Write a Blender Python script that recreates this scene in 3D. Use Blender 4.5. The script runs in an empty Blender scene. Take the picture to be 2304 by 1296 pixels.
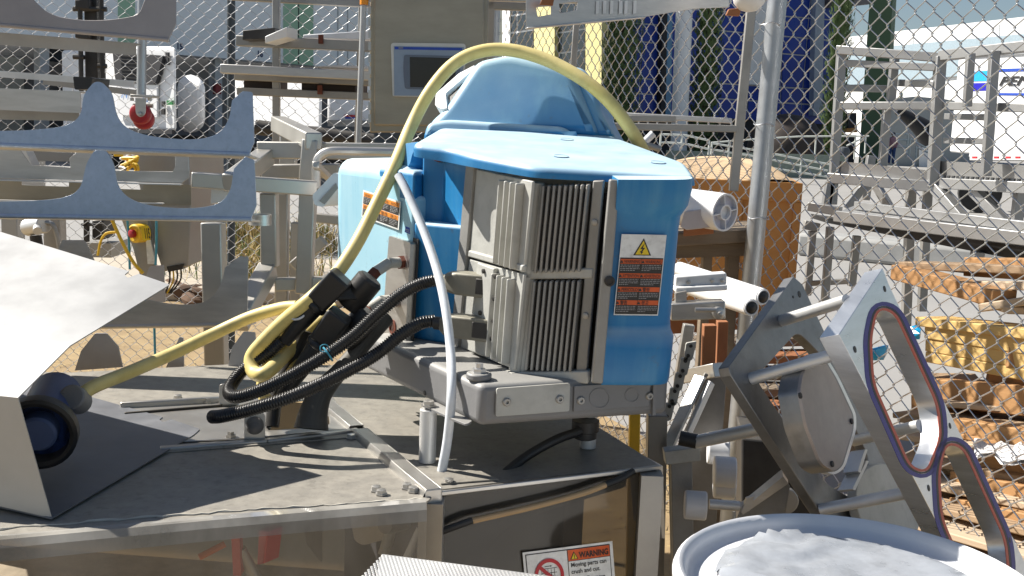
import bpy, bmesh, math, random
from mathutils import Vector as V, Matrix
from mathutils.geometry import tessellate_polygon
random.seed(7)
S = bpy.context.scene
COL = S.collection
# ---------------------------------------------------------------- camera
F = 2400.0
PITCH = math.radians(8.48); ROLL = math.radians(2.25)
EYE = V((0, 0, 1.6))
fw = V((0, math.cos(PITCH), -math.sin(PITCH)))
u0 = V((0, math.sin(PITCH), math.cos(PITCH)))
rt = V((1, 0, 0)) * math.cos(ROLL) + u0 * math.sin(ROLL)
up = u0 * math.cos(ROLL) - V((1, 0, 0)) * math.sin(ROLL)
cd = bpy.data.cameras.new('camera'); cam = bpy.data.objects.new('camera', cd); COL.objects.link(cam)
cd.sensor_width = 36; cd.lens = 36 * F / 2304; cd.clip_start = 0.02; cd.clip_end = 3000
cam.matrix_world = Matrix(((rt.x, up.x, -fw.x, EYE.x), (rt.y, up.y, -fw.y, EYE.y), (rt.z, up.z, -fw.z, EYE.z), (0, 0, 0, 1)))
S.camera = cam
# ---------------------------------------------------------------- light
ELEV = math.radians(44.5)
SUN = V((-0.9455, 0.3256, 0)).normalized() * math.cos(ELEV) + V((0, 0, math.sin(ELEV)))
w = bpy.data.worlds.new('World'); S.world = w; w.use_nodes = True
nt = w.node_tree; nt.nodes.clear()
sky = nt.nodes.new('ShaderNodeTexSky'); sky.sky_type = 'NISHITA'; sky.sun_disc = False
sky.sun_elevation = ELEV; sky.sun_rotation = math.atan2(SUN.x, SUN.y)
sky.air_density = 1.0; sky.dust_density = 0.8; sky.ozone_density = 1.0
bg = nt.nodes.new('ShaderNodeBackground'); bg.inputs['Strength'].default_value = 0.05
wo = nt.nodes.new('ShaderNodeOutputWorld')
nt.links.new(sky.outputs[0], bg.inputs[0]); nt.links.new(bg.outputs[0], wo.inputs[0])
ld = bpy.data.lights.new('sun', 'SUN'); ld.energy = 5.0; ld.angle = math.radians(0.53); ld.color = (1.0, 0.95, 0.87)
lo = bpy.data.objects.new('sun', ld); COL.objects.link(lo); lo.rotation_euler = SUN.to_track_quat('Z', 'Y').to_euler()
lo.location = (-20, 6, 25)
S.view_settings.view_transform = 'Standard'; S.view_settings.look = 'None'
S.view_settings.exposure = 0.85; S.view_settings.gamma = 1.0; S.view_settings.use_curve_mapping = False
S.render.engine = 'CYCLES'
S.cycles.max_bounces = 8; S.cycles.transparent_max_bounces = 12; S.cycles.use_denoising = True
# ---------------------------------------------------------------- pixel -> world
def ray(px, py):
    return fw + rt * ((px - 1152) / F) - up * ((py - 648) / F)
def W(px, py, D):
    d = ray(px, py); return EYE + d * (D / d.y)
def Zp(px, py, z):
    d = ray(px, py); return EYE + d * ((z - EYE.z) / d.z)
def PL(px, py, pl):
    p, n = pl; d = ray(px, py); return EYE + d * ((p - EYE).dot(n) / d.dot(n))
def plane3(a, b, c):
    n = (b - a).cross(c - a).normalized()
    if n.dot(EYE - a) < 0: n = -n
    return (a, n)
def vplane(p, dirxy, tilt=0.0):
    n = V((dirxy[0], dirxy[1], 0)).cross(V((0, tilt, 1))).normalized()
    if n.dot(EYE - p) < 0: n = -n
    return (p, n)
# ---------------------------------------------------------------- mesh builder
class MB:
    def __init__(s): s.v = []; s.f = []
    def add(s, vs, fs):
        o = len(s.v); s.v += [tuple(p) for p in vs]; s.f += [tuple(i + o for i in f) for f in fs]; return s
    def prism(s, pts, vec, holes=()):
        pts = [V(p) for p in pts]; loops = [pts] + [[V(p) for p in h] for h in holes]
        allp = [p for l in loops for p in l]; n = len(allp)
        if len(loops) == 1 and n <= 4: tri = [tuple(range(n))]
        else: tri = [tuple(t) for t in tessellate_polygon(loops)]
        vec = V(vec); fs = list(tri) + [tuple(i + n for i in reversed(t)) for t in tri]
        o = 0
        for l in loops:
            m = len(l)
            for i in range(m):
                a, b = o + i, o + (i + 1) % m; fs.append((a, b, b + n, a + n))
            o += m
        return s.add(allp + [p + vec for p in allp], fs)
    def box(s, c, x, y, z):
        c, x, y, z = V(c), V(x) / 2, V(y) / 2, V(z) / 2
        vs = [c + x * i + y * j + z * k for i in (-1, 1) for j in (-1, 1) for k in (-1, 1)]
        return s.add(vs, [(0, 1, 3, 2), (4, 6, 7, 5), (0, 4, 5, 1), (2, 3, 7, 6), (0, 2, 6, 4), (1, 5, 7, 3)])
    def bar(s, p, q, w, h, ref=(0, 0, 1)):
        p, q = V(p), V(q); d = (q - p); t = d.normalized(); ref = V(ref)
        if abs(t.dot(ref.normalized())) > 0.98: ref = V((0, 1, 0))
        sx = t.cross(ref).normalized(); sy = sx.cross(t).normalized()
        return s.box((p + q) / 2, d, sx * w, sy * h)
    def hexa(s, b, t):
        n = len(b)
        return s.add(list(b) + list(t), [tuple(range(n)), tuple(range(2 * n - 1, n - 1, -1))] + [(i, (i + 1) % n, n + (i + 1) % n, n + i) for i in range(n)])
    def tube(s, pts, r, n=10, cap=True):
        pts = [V(p) for p in pts]; m = len(pts); vs = []; fs = []
        rs = r if isinstance(r, (list, tuple)) else [r] * m
        t = (pts[1] - pts[0]).normalized(); a = t.orthogonal().normalized()
        for i, p in enumerate(pts):
            tt = (pts[min(i + 1, m - 1)] - pts[max(i - 1, 0)])
            tt = tt.normalized() if tt.length > 1e-9 else t
            a = (a - tt * a.dot(tt)).normalized(); b = tt.cross(a)
            for k in range(n):
                g = 2 * math.pi * k / n; vs.append(p + (a * math.cos(g) + b * math.sin(g)) * rs[i])
        for i in range(m - 1):
            for k in range(n):
                k2 = (k + 1) % n; fs.append((i * n + k, i * n + k2, (i + 1) * n + k2, (i + 1) * n + k))
        if cap: fs += [tuple(reversed(range(n))), tuple((m - 1) * n + k for k in range(n))]
        return s.add(vs, fs)
    def lathe(s, o, ax, prof, n=24):
        o, ax = V(o), V(ax).normalized()
        return s.tube_prof(o, ax, prof, n)
    def tube_prof(s, o, ax, prof, n):
        a = ax.orthogonal().normalized(); b = ax.cross(a); vs = []; fs = []
        for (r, t) in prof:
            for k in range(n):
                g = 2 * math.pi * k / n; vs.append(o + ax * t + (a * math.cos(g) + b * math.sin(g)) * max(r, 1e-5))
        for i in range(len(prof) - 1):
            for k in range(n):
                k2 = (k + 1) % n; fs.append((i * n + k, i * n + k2, (i + 1) * n + k2, (i + 1) * n + k))
        fs += [tuple(range(n)), tuple((len(prof) - 1) * n + k for k in range(n))]
        return s.add(vs, fs)
    def cyl(s, p, q, r, n=20):
        p, q = V(p), V(q); return s.lathe(p, q - p, [(r, 0), (r, (q - p).length)], n)
    def build(s, name, mat, parent=None, bevel=0, seg=2, smooth=35, label=None, cat=None, group=None, kind=None, norm=True):
        me = bpy.data.meshes.new(name); me.from_pydata(s.v, [], s.f); me.validate()
        if norm:
            bm = bmesh.new(); bm.from_mesh(me); bmesh.ops.recalc_face_normals(bm, faces=bm.faces); bm.to_mesh(me); bm.free()
        if smooth:
            me.polygons.foreach_set('use_smooth', [True] * len(me.polygons)); me.set_sharp_from_angle(angle=math.radians(smooth))
        me.materials.append(mat)
        o = bpy.data.objects.new(name, me); COL.objects.link(o)
        if bevel:
            b = o.modifiers.new('bevel', 'BEVEL'); b.width = bevel;  b.segments = seg; b.limit_method = 'ANGLE'; b.angle_limit = math.radians(40); b.harden_normals = False
        if parent: hang(o, parent)
        return tag(o, label, cat, group, kind)
def hang(o, parent):
    o.parent = parent
    if parent.type == 'EMPTY': o.matrix_parent_inverse = Matrix.Translation(-parent.location)
def tag(o, label=None, cat=None, group=None, kind=None):
    if label: o['label'] = label
    if cat: o['category'] = cat
    if group: o['group'] = group
    if kind: o['kind'] = kind
    return o
def thing(name, label, cat, loc=(0, 0, 0), group=None):
    o = bpy.data.objects.new(name, None); COL.objects.link(o); o.location = loc; o.empty_display_size = .1
    return tag(o, label, cat, group)
def dup(root, delta, label=None):
    c = root.copy(); COL.objects.link(c); c.location = root.location + V(delta)
    if label: c['label'] = label
    for ch in list(root.children):
        d = ch.copy(); COL.objects.link(d); d.parent = c; d.matrix_parent_inverse = ch.matrix_parent_inverse.copy()
        for g in list(ch.children):
            e = g.copy(); COL.objects.link(e); e.parent = d; e.matrix_parent_inverse = g.matrix_parent_inverse.copy()
    return c
def spline(pts, k=8):
    pts = [V(p) for p in pts]; out = []
    P = [pts[0] * 2 - pts[1]] + pts + [pts[-1] * 2 - pts[-2]]
    for i in range(1, len(P) - 2):
        a, b, c, d = P[i - 1:i + 3]
        for j in range(k):
            t = j / k
            out.append(0.5 * ((2 * b) + (c - a) * t + (2 * a - 5 * b + 4 * c - d) * t * t + (3 * b - a - 3 * c + d) * t ** 3))
    out.append(pts[-1]); return out
def arcpts(pts, k=5):
    """2-D pixel outline with entries (x,y) or (x,y,r): rounded corner of radius r px"""
    out = []; n = len(pts)
    for i, p in enumerate(pts):
        if len(p) == 2: out.append((p[0], p[1])); continue
        c = V((p[0], p[1])); a = V(pts[i - 1][:2]); b = V(pts[(i + 1) % n][:2]); r = p[2]
        da = (a - c); db = (b - c); q0 = c + da.normalized() * min(r, da.length * .48); q1 = c + db.normalized() * min(r, db.length * .48)
        for j in range(k + 1):
            t = j / k; out.append(tuple(q0 * (1 - t) ** 2 + c * 2 * t * (1 - t) + q1 * t * t))
    return out
def ellipse(cx, cy, rx, ry, n=16, rot=0):
    c, s_ = math.cos(rot), math.sin(rot); o = []
    for i in range(n):
        g = 2 * math.pi * i / n; x, y = rx * math.cos(g), ry * math.sin(g); o.append((cx + x * c - y * s_, cy + x * s_ + y * c))
    return o
# ---------------------------------------------------------------- materials
def sock(nd, name): return nd.inputs[name]
def M(name, col, rough=.5, metal=0.0, var=.12, scale=6, col2=None, amt=.5, bump=.08, bscale=80, spec=.5, stretch=None, dust=None, dustamt=0.0, lit_fade=None, streak=None, streakamt=.35, grime=0.0):
    m = bpy.data.materials.new(name); m.use_nodes = True; t = m.node_tree; N = t.nodes; L = t.links
    b = N['Principled BSDF']; tc = N.new('ShaderNodeTexCoord'); src = tc.outputs['Object']
    if stretch:
        mp = N.new('ShaderNodeMapping'); mp.inputs['Scale'].default_value = stretch; L.new(src, mp.inputs[0]); vec = mp.outputs[0]
    else: vec = src
    n1 = N.new('ShaderNodeTexNoise'); n1.inputs['Scale'].default_value = scale; n1.inputs['Detail'].default_value = 6; n1.inputs['Roughness'].default_value = .65; L.new(vec, n1.inputs['Vector'])
    r = N.new('ShaderNodeValToRGB'); c = V(col[:3]); c2 = V(col2[:3]) if col2 else c
    lo_, hi_ = (c * (1 - var), c * (1 + var)) if not col2 else (c, c2)
    r.color_ramp.elements[0].position = .5 - amt * .4; r.color_ramp.elements[1].position = .5 + amt * .4
    r.color_ramp.elements[0].color = (*lo_, 1); r.color_ramp.elements[1].color = (*[min(x, 1) for x in hi_], 1)
    L.new(n1.outputs['Fac'], r.inputs[0]); out = r.outputs[0]
    def mix(a, colb, facsock):
        mx = N.new('ShaderNodeMix'); mx.data_type = 'RGBA'; L.new(facsock, mx.inputs[0]); L.new(a, mx.inputs[6]); mx.inputs[7].default_value = (*colb[:3], 1); return mx.outputs[2]
    def mathn(op, a, bb, clamp=True):
        q = N.new('ShaderNodeMath'); q.operation = op; q.use_clamp = clamp
        for i, x in enumerate((a, bb)):
            if x is None: continue
            if isinstance(x, (int, float)): q.inputs[i].default_value = x
            else: L.new(x, q.inputs[i])
        return q.outputs[0]
    if grime:
        n4 = N.new('ShaderNodeTexNoise'); n4.inputs['Scale'].default_value = scale * 3.1; n4.inputs['Detail'].default_value = 8; L.new(vec, n4.inputs['Vector'])
        g = mathn('MULTIPLY', mathn('SUBTRACT', n4.outputs['Fac'], .52), 6.0 * grime); out = mix(out, (.05, .045, .04), mathn('MULTIPLY', g, .55))
    if streak:
        m5 = N.new('ShaderNodeMapping'); m5.inputs['Scale'].default_value = (38, 38, 2.2); L.new(src, m5.inputs[0]); n5 = N.new('ShaderNodeTexNoise'); n5.inputs['Scale'].default_value = 1.0; n5.inputs['Detail'].default_value = 7; L.new(m5.outputs[0], n5.inputs['Vector'])
        n6 = N.new('ShaderNodeTexNoise'); n6.inputs['Scale'].default_value = 7; n6.inputs['Detail'].default_value = 3; L.new(src, n6.inputs['Vector'])
        out = mix(out, streak, mathn('MULTIPLY', mathn('MULTIPLY', mathn('SUBTRACT', n5.outputs['Fac'], .47), 5.0), mathn('MULTIPLY', mathn('SUBTRACT', n6.outputs['Fac'], .38), 4.0 * streakamt)))
        m7 = N.new('ShaderNodeTexNoise'); m7.inputs['Scale'].default_value = 55; m7.inputs['Detail'].default_value = 6; L.new(src, m7.inputs['Vector'])
        out = mix(out, (.10, .10, .09), mathn('MULTIPLY', mathn('SUBTRACT', m7.outputs['Fac'], .66), 3.0))
    if dust or lit_fade:
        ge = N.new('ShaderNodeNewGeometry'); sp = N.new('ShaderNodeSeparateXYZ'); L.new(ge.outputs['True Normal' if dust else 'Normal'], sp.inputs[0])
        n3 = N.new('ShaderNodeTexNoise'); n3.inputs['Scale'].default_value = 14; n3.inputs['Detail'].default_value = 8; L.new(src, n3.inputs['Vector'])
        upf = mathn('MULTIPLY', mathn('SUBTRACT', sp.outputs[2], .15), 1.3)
        k = mathn('MULTIPLY', upf, mathn('ADD', mathn('MULTIPLY', n3.outputs['Fac'], .7), .5 if lit_fade else .25))  # whitens up-facing normals: sun on top painted in, beyond real chalking
        out = mix(out, dust or lit_fade, mathn('MULTIPLY', k, dustamt))
    L.new(out, b.inputs['Base Color'])
    b.inputs['Metallic'].default_value = metal; b.inputs['Specular IOR Level'].default_value = spec
    rr = N.new('ShaderNodeMapRange'); rr.inputs[3].default_value = max(rough - .1, .02); rr.inputs[4].default_value = min(rough + .12, 1); L.new(n1.outputs['Fac'], rr.inputs[0]); L.new(rr.outputs[0], b.inputs['Roughness'])
    if bump:
        n2 = N.new('ShaderNodeTexNoise'); n2.inputs['Scale'].default_value = bscale; n2.inputs['Detail'].default_value = 4; L.new(vec, n2.inputs['Vector'])
        bp = N.new('ShaderNodeBump'); bp.inputs['Strength'].default_value = bump; bp.inputs['Distance'].default_value = .004; L.new(n2.outputs['Fac'], bp.inputs['Height']); L.new(bp.outputs[0], b.inputs['Normal'])
    return m
TAN = (.42, .37, .29)
steel = M('brushed_steel', (.52, .51, .49), .38, .85, .12, 9, bump=.05, stretch=(1, 1, 6), dust=TAN, dustamt=.45)
steel2 = M('cut_steel_plate', (.66, .66, .65), .45, .55, .14, 7, bump=.04, dust=TAN, dustamt=.2)
dull = M('dull_tube', (.36, .35, .33), .5, .6, .16, 5, bump=.05, dust=TAN, dustamt=.5)
warmst = M('warm_stainless', (.36, .32, .25), .42, .75, .12, 5, bump=.04, stretch=(1, 1, 3))
dark = M('dark_metal', (.05, .048, .047), .5, .5, .3, 8, dust=TAN, dustamt=.3)
black = M('black_rubber', (.014, .014, .015), .45, 0, .3, 20, bump=.1, dust=TAN, dustamt=.16)
blackgl = M('black_conduit', (.012, .012, .013), .3, 0, .3, 30, bump=.03, dust=TAN, dustamt=.12)
alu = M('machined_aluminium', (.60, .60, .60), .36, .85, .1, 10, bump=.05, bscale=200)
cast = M('cast_aluminium', (.45, .45, .42), .6, .15, .12, 12, bump=.12, bscale=220, dust=TAN, dustamt=.35, grime=.2)
castdk = M('heat_sink_grey', (.28, .275, .26), .55, .3, .15, 12, bump=.12, bscale=220, dust=TAN, dustamt=.35)
basegr = M('grey_paint_base', (.19, .19, .193), .5, .05, .1, 9, bump=.08, bscale=240, dust=(.5, .48, .43), dustamt=.6)
blue = M('faded_sunlit_blue_plastic', (.008, .145, .37), .42, 0, .18, 5, col2=(.017, .21, .46), amt=.8, bump=.05, bscale=260, lit_fade=(.60, .76, .80), dustamt=.95, streak=(.16, .42, .54), streakamt=.3)  # upward faces paled for direct sun as well as chalking
blue_chalk_sunlit = M('bleached_sunlit_blue_plastic', (.24, .50, .63), .5, 0, .18, 4, col2=(.42, .63, .72), amt=.9, bump=.05, bscale=260, lit_fade=(.72, .82, .86), dustamt=1.0, streak=(.14, .42, .60), streakamt=.4)  # paler copy for the sunward shells: sunlight painted over real chalking
white = M('white_paint', (.78, .78, .77), .4, 0, .05, 4, bump=.02)
whiteplastic = M('white_plastic', (.74, .75, .77), .38, 0, .06, 5, bump=.04, dust=TAN, dustamt=.25, grime=.15)
hosew = M('milky_hose', (.72, .76, .80), .3, 0, .10, 30, bump=.05, grime=.12)
yel = M('yellow_cable', (.66, .52, .15), .45, 0, .12, 9, col2=(.78, .65, .27), bump=.06, bscale=60, dust=(.7, .62, .42), dustamt=.4, grime=.35)
yel2 = M('yellow_plastic', (.78, .50, .03), .45, 0, .08, 9)
rust = M('rusty_nut', (.16, .05, .03), .7, .3, .35, 40)
red = M('red_polyurethane', (.36, .012, .02), .4, 0, .1, 10)
# ================================================================ setting: ground
asphalt = M('sunlit_concrete_yard', (.25, .245, .235), .85, 0, .12, .6, col2=(.31, .30, .285), amt=.8, bump=.2, bscale=40)
dirt = M('straw_dirt', (.20, .135, .07), .95, 0, .3, 3, col2=(.42, .31, .16), amt=.7, bump=.7, bscale=60)
def sheet(name, pts, z, mat, grid=0):
    m = MB(); m.add([V((x, y, z)) for x, y in pts], [tuple(range(len(pts)))]); return m.build(name, mat, None, kind='structure', smooth=0)
sheet('ground', [(-1500, -60), (1500, -60), (1500, 2500), (-1500, 2500)], -.012, asphalt)
sheet('dirt_ground', [(-9, -3), (3.5, -3), (3.2, 1.5), (1.9, 3.0), (.35, 6.4), (-.5, 9.2), (-9, 9.2)], -.004, dirt)
cc = M('tan_concrete', (.44, .38, .30), .9, 0, .1, 2, bump=.2)
m = MB(); m.box((-6.5, 10.4, .05), (14, 0, 0), (0, 2.4, 0), (0, 0, .12)); m.build('pavement', cc, None, kind='structure', bevel=.02)
curb = M('grey_kerb_concrete', (.30, .30, .29), .9, bump=.2)
m = MB(); m.bar(Zp(380, 395, .08), Zp(760, 408, .08), .18, .17); m.build('kerb', curb, None, kind='structure', bevel=.03)
m = MB(); a = W(1800, 448, 15); b = W(2400, 438, 13.0); m.prism([V((a.x, a.y, -.01)), V((b.x, b.y, -.01)), V((b.x + .4, b.y + .3, -.01)), V((a.x + .4, a.y + .5, -.01))], (0, 0, .32)); m.build('kerb', curb, None, kind='structure', bevel=.05)
# dry grass
straw = M('dry_grass', (.36, .25, .09), .8, 0, .3, 30, col2=(.50, .40, .18)); green = M('green_grass', (.07, .12, .03), .7, 0, .3, 30, col2=(.18, .22, .06))
def tuft(mb, c, n, h, sp, rnd):
    for i in range(n):
        a = rnd.uniform(0, 6.283); b = c + V((rnd.gauss(0, sp), rnd.gauss(0, sp), 0)); hh = h * rnd.uniform(.5, 1.1); ln = rnd.uniform(.15, .9) * hh; d = V((math.cos(a), math.sin(a), 0)); s = V((-d.y, d.x, 0)) * .006
        p1 = b + d * ln * .35 + bz_ * hh * .7; p2 = b + d * ln + bz_ * hh * rnd.uniform(.6, 1.0)
        mb.add([b - s, b + s, p1 - s * .8, p1 + s * .8, p2], [(0, 1, 3, 2), (2, 3, 4)])
bz_ = V((0, 0, 1)); rg = random.Random(11)
gl_ = ['tall dry grass tuft beyond the fence left of the frame leg', 'dry and green grass tuft beyond the fence between the frame legs', 'straw coloured grass tuft low behind the grey frame', 'small green grass tuft near the blue robot bulge']
for k, (px, py, n, h, sp) in enumerate(((455, 572, 500, .62, .26), (560, 578, 500, .62, .28), (585, 640, 420, .5, .30), (712, 565, 240, .5, .2))):
    c = Zp(px, py, .0); g = thing('grass_tuft', gl_[k], 'grass', c); m = MB(); tuft(m, c, n, h, sp, rg); m.build('dry_blades', straw, g, kind='stuff', smooth=0, norm=False); m = MB(); tuft(m, c, n // 3, h, sp, rg); m.build('green_blades', green, g, kind='stuff', smooth=0, norm=False)
m = MB()
for i in range(5200):
    x, y = rg.uniform(-5, 2.6), rg.uniform(2.2, 8.8)
    if x > 1.6 - (y - 3) * .35: continue
    a = rg.uniform(0, 6.283); d = V((math.cos(a), math.sin(a), rg.uniform(-.1, .25))) * rg.uniform(.03, .09); s = V((-d.y, d.x, 0)).normalized() * .003; c = V((x, y, .006)); m.add([c - s, c + s, c + d], [(0, 1, 2)])
m.build('straw_litter', straw, None, kind='stuff', smooth=0, norm=False)
br = thing('dead_branch', 'brown fallen dead branch lying at the fence foot on straw', 'branch', Zp(430, 660, .05)); bark = M('dead_bark', (.10, .055, .03), .9, bump=.5)
for p in (((380, 638), (430, 655), (500, 662)), ((400, 660), (450, 650), (520, 650)), ((420, 670), (440, 680), (470, 672))):
    MB().tube(spline([Zp(*q, .08) for q in p], 5), [.05, .06, .055, .05, .05, .04, .045, .035, .03, .03, .02], 8).build('branch_limb', bark, br)
# ================================================================ chain link fence
galv = M('galvanised_wire', (.60, .61, .62), .30, .8, .1, 30, bump=0)
galvp = M('galvanised_post', (.42, .44, .46), .42, .75, .12, 14, bump=.04)
def chain(P0, P1, z0, z1, par, seed=3, r=.0015):
    rnd = random.Random(seed); d = V((P1[0] - P0[0], P1[1] - P0[1], 0)); Lh = d.length; d.normalize(); nn = V((d.y, -d.x, 0)); h = .0355; m = MB(); n = int(Lh / h)
    rows = int((z1 - z0) / h); O = V((P0[0], P0[1], 0))
    ph = [rnd.uniform(0, 6.28) for _ in range(4)]
    def q(x, z): return O + d * (x + .004 * math.sin(3.1 * z + ph[0])) + nn * (.012 * math.sin(1.7 * x + ph[1]) + .008 * math.sin(2.9 * z + x + ph[2])) + V((0, 0, z))
    for i in range(n):
        pts = []
        for j in range(rows + 1):
            side = (j + i) % 2; x = i * h + (h + .0022 if side else -.0022); z = z0 + j * h; off = .0021 if side else -.0021
            for e in (-.0032, .0032): pts.append(q(x, z + e) + nn * (off if e < 0 else -off))
        m.tube(pts, r, 4, cap=False)
    return m.build('chain_mesh', galv, par, kind='stuff', smooth=80, norm=False)
FC = (-.12, 5.93); FR = (1.86, 2.15); FL_ = (-3.6, 5.85)
fl2 = thing('chain_link_fence', 'galvanised chain link fence in front of the loading docks on the left', 'fence', (-1.8, 5.9, 0)); chain(FL_, FC, .05, 2.75, fl2)
fr2 = thing('chain_link_fence', 'galvanised chain link fence running towards the camera past the orange crate', 'fence', (.9, 4.0, 0)); chain(FC, FR, .05, 2.55, fr2, 5, .0022)
def fpost(px, py, D, r, h, par, lean=(0, 0)):
    p = W(px, py, D); b = V((p.x + lean[0], p.y, 0)); t = V((p.x - lean[0], p.y, h)); o = MB().cyl(b, t, r, 20).build('fence_post', galvp, par); return b, t
fpost(520, 100, 6.0, .022, 2.9, fl2); fl2.children[-1].data.materials[0] = M('dark_blue_post', (.05, .065, .08), .5, .4)

bpst = W(1712, 400, 3.86); MB().cyl(V((bpst.x - .03, bpst.y, 0)), V((bpst.x + .03, bpst.y + .02, 2.75)), .034, 24).build('fence_post', galvp, fr2)
for py in (55, 280, 490, 760): 
    c = W(1712 - .06 * (py - 400), py, 3.86); MB().tube([c + V((math.cos(g) * .037, math.sin(g) * .037, .004 * math.sin(3 * g))) for g in [i * .3927 for i in range(17)]], .0018, 5).build('tie_wire', galv, fr2)
fpost(1106, 300, 5.95, .024, 2.8, fr2)
# ================================================================ robot controller (blue machine)
ZT, ZB, TZ = 1.172, 1.10, 1.0
RT = -0.082
def rp(p, z): return V((p[0], p[1] + RT * (z - ZT), z))
def rprism(mb, fp, z0, z1): return mb.hexa([rp(p, z0) for p in fp], [rp(p, z1) for p in fp])
S0 = Zp(1150, 832, ZT); SL = Zp(1040, 780, ZT); SR = Zp(1327, 852, ZT); CL = Zp(1350, 862, ZT); CR = Zp(1514, 864, ZT)
E1 = W(925, 790, 2.13); E2 = W(752, 760, 2.45)
plA = vplane(S0, (S0 - SL)); plB = vplane(S0, (SR - S0)); plA = vplane(S0, (S0 - SL), RT); plB = vplane(S0, (SR - S0), RT); plC = vplane(CL, (CR - CL), RT)
plE = vplane(E1, (E1 - E2), RT); plN = vplane(SL, (SL - E1), RT)
robot = thing('robot_controller', 'big faded blue robot body with aluminium cooling fins standing on the steel table', 'machine', (0.0, 2.0, ZB))
# base casting
C0 = Zp(1078, 960, ZB); R0 = Zp(1503, 932, ZB); L0 = Zp(925, 882, ZB)
dback = (L0 - C0).normalized(); K0 = R0 + V((-.26, .50, 0)); L1 = L0 + dback * .22
mb = MB().prism([C0, R0, K0, L1], (0, 0, ZT - ZB)); base = mb.build('base', basegr, robot, bevel=.012, seg=3)
ux = (R0 - C0).normalized(); nf = V((ux.y, -ux.x, 0))
bz = V((0, 0, 1)); BL = (R0 - C0).length
def onb(t, z, off=0.0): return C0 + ux * (t * BL) + bz * z + nf * off
plF = (C0 + nf * .0015, nf)
def onF(px, py, off=0.0): return PL(px, py, plF) + nf * off
def fplate(mb, pts, th): return mb.prism([onF(*p) for p in pts], nf * th)
fplate(MB(), arcpts([(1116, 873, 5), (1281, 861, 5), (1279, 924, 5), (1114, 936, 5)]), .004).build('name_plate', cast, base, bevel=.0008)
fplate(MB(), [(1291, 868), (1462, 856), (1460, 914), (1289, 926)], .003).build('cover_panel', basegr, base, bevel=.001)
for c_, rr in (((1347, 895), 23), ((1420, 888), 16)):
    m = MB(); o = ellipse(*c_, rr, rr, 24); i_ = ellipse(*c_, rr - 2, rr - 2, 24)
    m.prism([onF(*p, .003) for p in o], nf * .0012, [[onF(*p, .003) for p in i_]]); m.build('knockout_ring', basegr, base)
for p in ((1138, 903, .004), (1257, 897, .004), (1305, 900, .003), (1459, 890, .003)):
    a = onF(*p); MB().lathe(a, nf, [(.0075, 0), (.0075, .002), (.006, .004), (.003, .004), (.003, .001)], 14).build('screw', dull, base)
fplate(MB(), [(1467, 860), (1474, 860), (1472, 932), (1465, 933)], .006).build('seam_strip', basegr, base)
# bolt ear on the top of the base
e = Zp(1078, 838, ZT + .012)
MB().cyl(e - bz * .012, e, .022, 20).build('bolt_ear', basegr, base, bevel=.003)
MB().lathe(e, bz, [(.012, 0), (.012, .007), (.007, .008), (.007, .016)], 6).build('bolt', alu, base)
nl = V((dback.y, -dback.x, 0)); nl = nl if nl.x < 0 else -nl
for px, py in ((956, 884), (1013, 925)):
    a = PL(px, py, (C0, nl)); MB().cyl(a - nl * .004, a + nl * .001, .0045, 12).build('screw_hole', black, base)
# heat sink body
fpb = [SL + V((.012, .01, 0)), S0 + V((0, .02, 0)), SR + V((0, .016, 0)), CL + V((.0, .02, 0)), CR + V((-.015, .02, 0)), CR + V((.02, .42, 0)), SL + V((.06, .45, 0))]
rprism(MB(), fpb, ZT, 1.50).build('body_core', dark, robot)
nA, nB, nC, nE, nN = plA[1], plB[1], plC[1], plE[1], plN[1]
def onp(pl, px, py, off=0.0): return PL(px, py, (pl[0] + pl[1] * off, pl[1]))
def slab(pl, pts, th, off=0.0, back=False):
    return MB().prism([onp(pl, p[0], p[1], off) for p in arcpts(pts)], pl[1] * th)
def vbar(pl, x0, y0, x1, y1, w, h, off=0.0):
    a, b = onp(pl, x0, y0), onp(pl, x1, y1); n = pl[1]; t = (b - a).normalized(); s_ = t.cross(n).normalized()
    return MB().box((a + b) / 2 + n * (h / 2 + off), (b - a), s_ * w, n * h)
slab(plA, [(1078, 380), (1205, 408), (1185, 612), (1062, 578)], .006).build('upper_side_panel', cast, robot, bevel=.002)
slab(plA, [(1062, 582), (1186, 617), (1164, 832), (1040, 780)], .006).build('lower_side_panel', cast, robot, bevel=.002)
slab(plA, [(1064, 562), (1188, 596), (1186, 612), (1062, 577)], .010).build('side_flange', cast, robot, bevel=.003)
slab(plA, [(1040, 784), (1166, 838), (1163, 860), (1026, 800)], .014).build('side_flange', cast, robot, bevel=.003)
for k in range(4):
    vbar(plA, 1147 + 13 * k, 404 + 2.5 * k, 1133 + 12.5 * k, 592 + 4 * k, .0055, .017, .005).build('side_fin', cast, robot, bevel=.0022)
    vbar(plA, 1130 + 12 * k, 614 + 4 * k, 1116 + 12 * k, 800 + 6 * k, .0055, .017, .005).build('side_fin', cast, robot, bevel=.0022)
for (a, b) in (((1206, 410), (1186, 612)), ((1186, 620), (1162, 832))):
    p, q = onp(plB, *a, .004), onp(plB, *b, .004)
    MB().tube([p, q], .0135, 14).build('corner_post', cast, robot)
slab(plB, [(1206, 408), (1228, 410), (1208, 622), (1186, 616)], .012).build('corner_flange', cast, robot, bevel=.004)
slab(plB, [(1186, 622), (1208, 626), (1186, 840), (1164, 834)], .012).build('corner_flange', cast, robot, bevel=.004)
for k in range(9):
    vbar(plB, 1230 + 12.4 * k, 414 - .2 * k, 1211 + 12.2 * k, 610 - .4 * k, .0050, .022, .0).build('cooling_fin', castdk, robot, bevel=.0018)
    vbar(plB, 1210 + 12.4 * k, 628 - .2 * k, 1191 + 12.2 * k, 826 + .4 * k, .0050, .022, .0).build('cooling_fin', castdk, robot, bevel=.0018)
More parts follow.
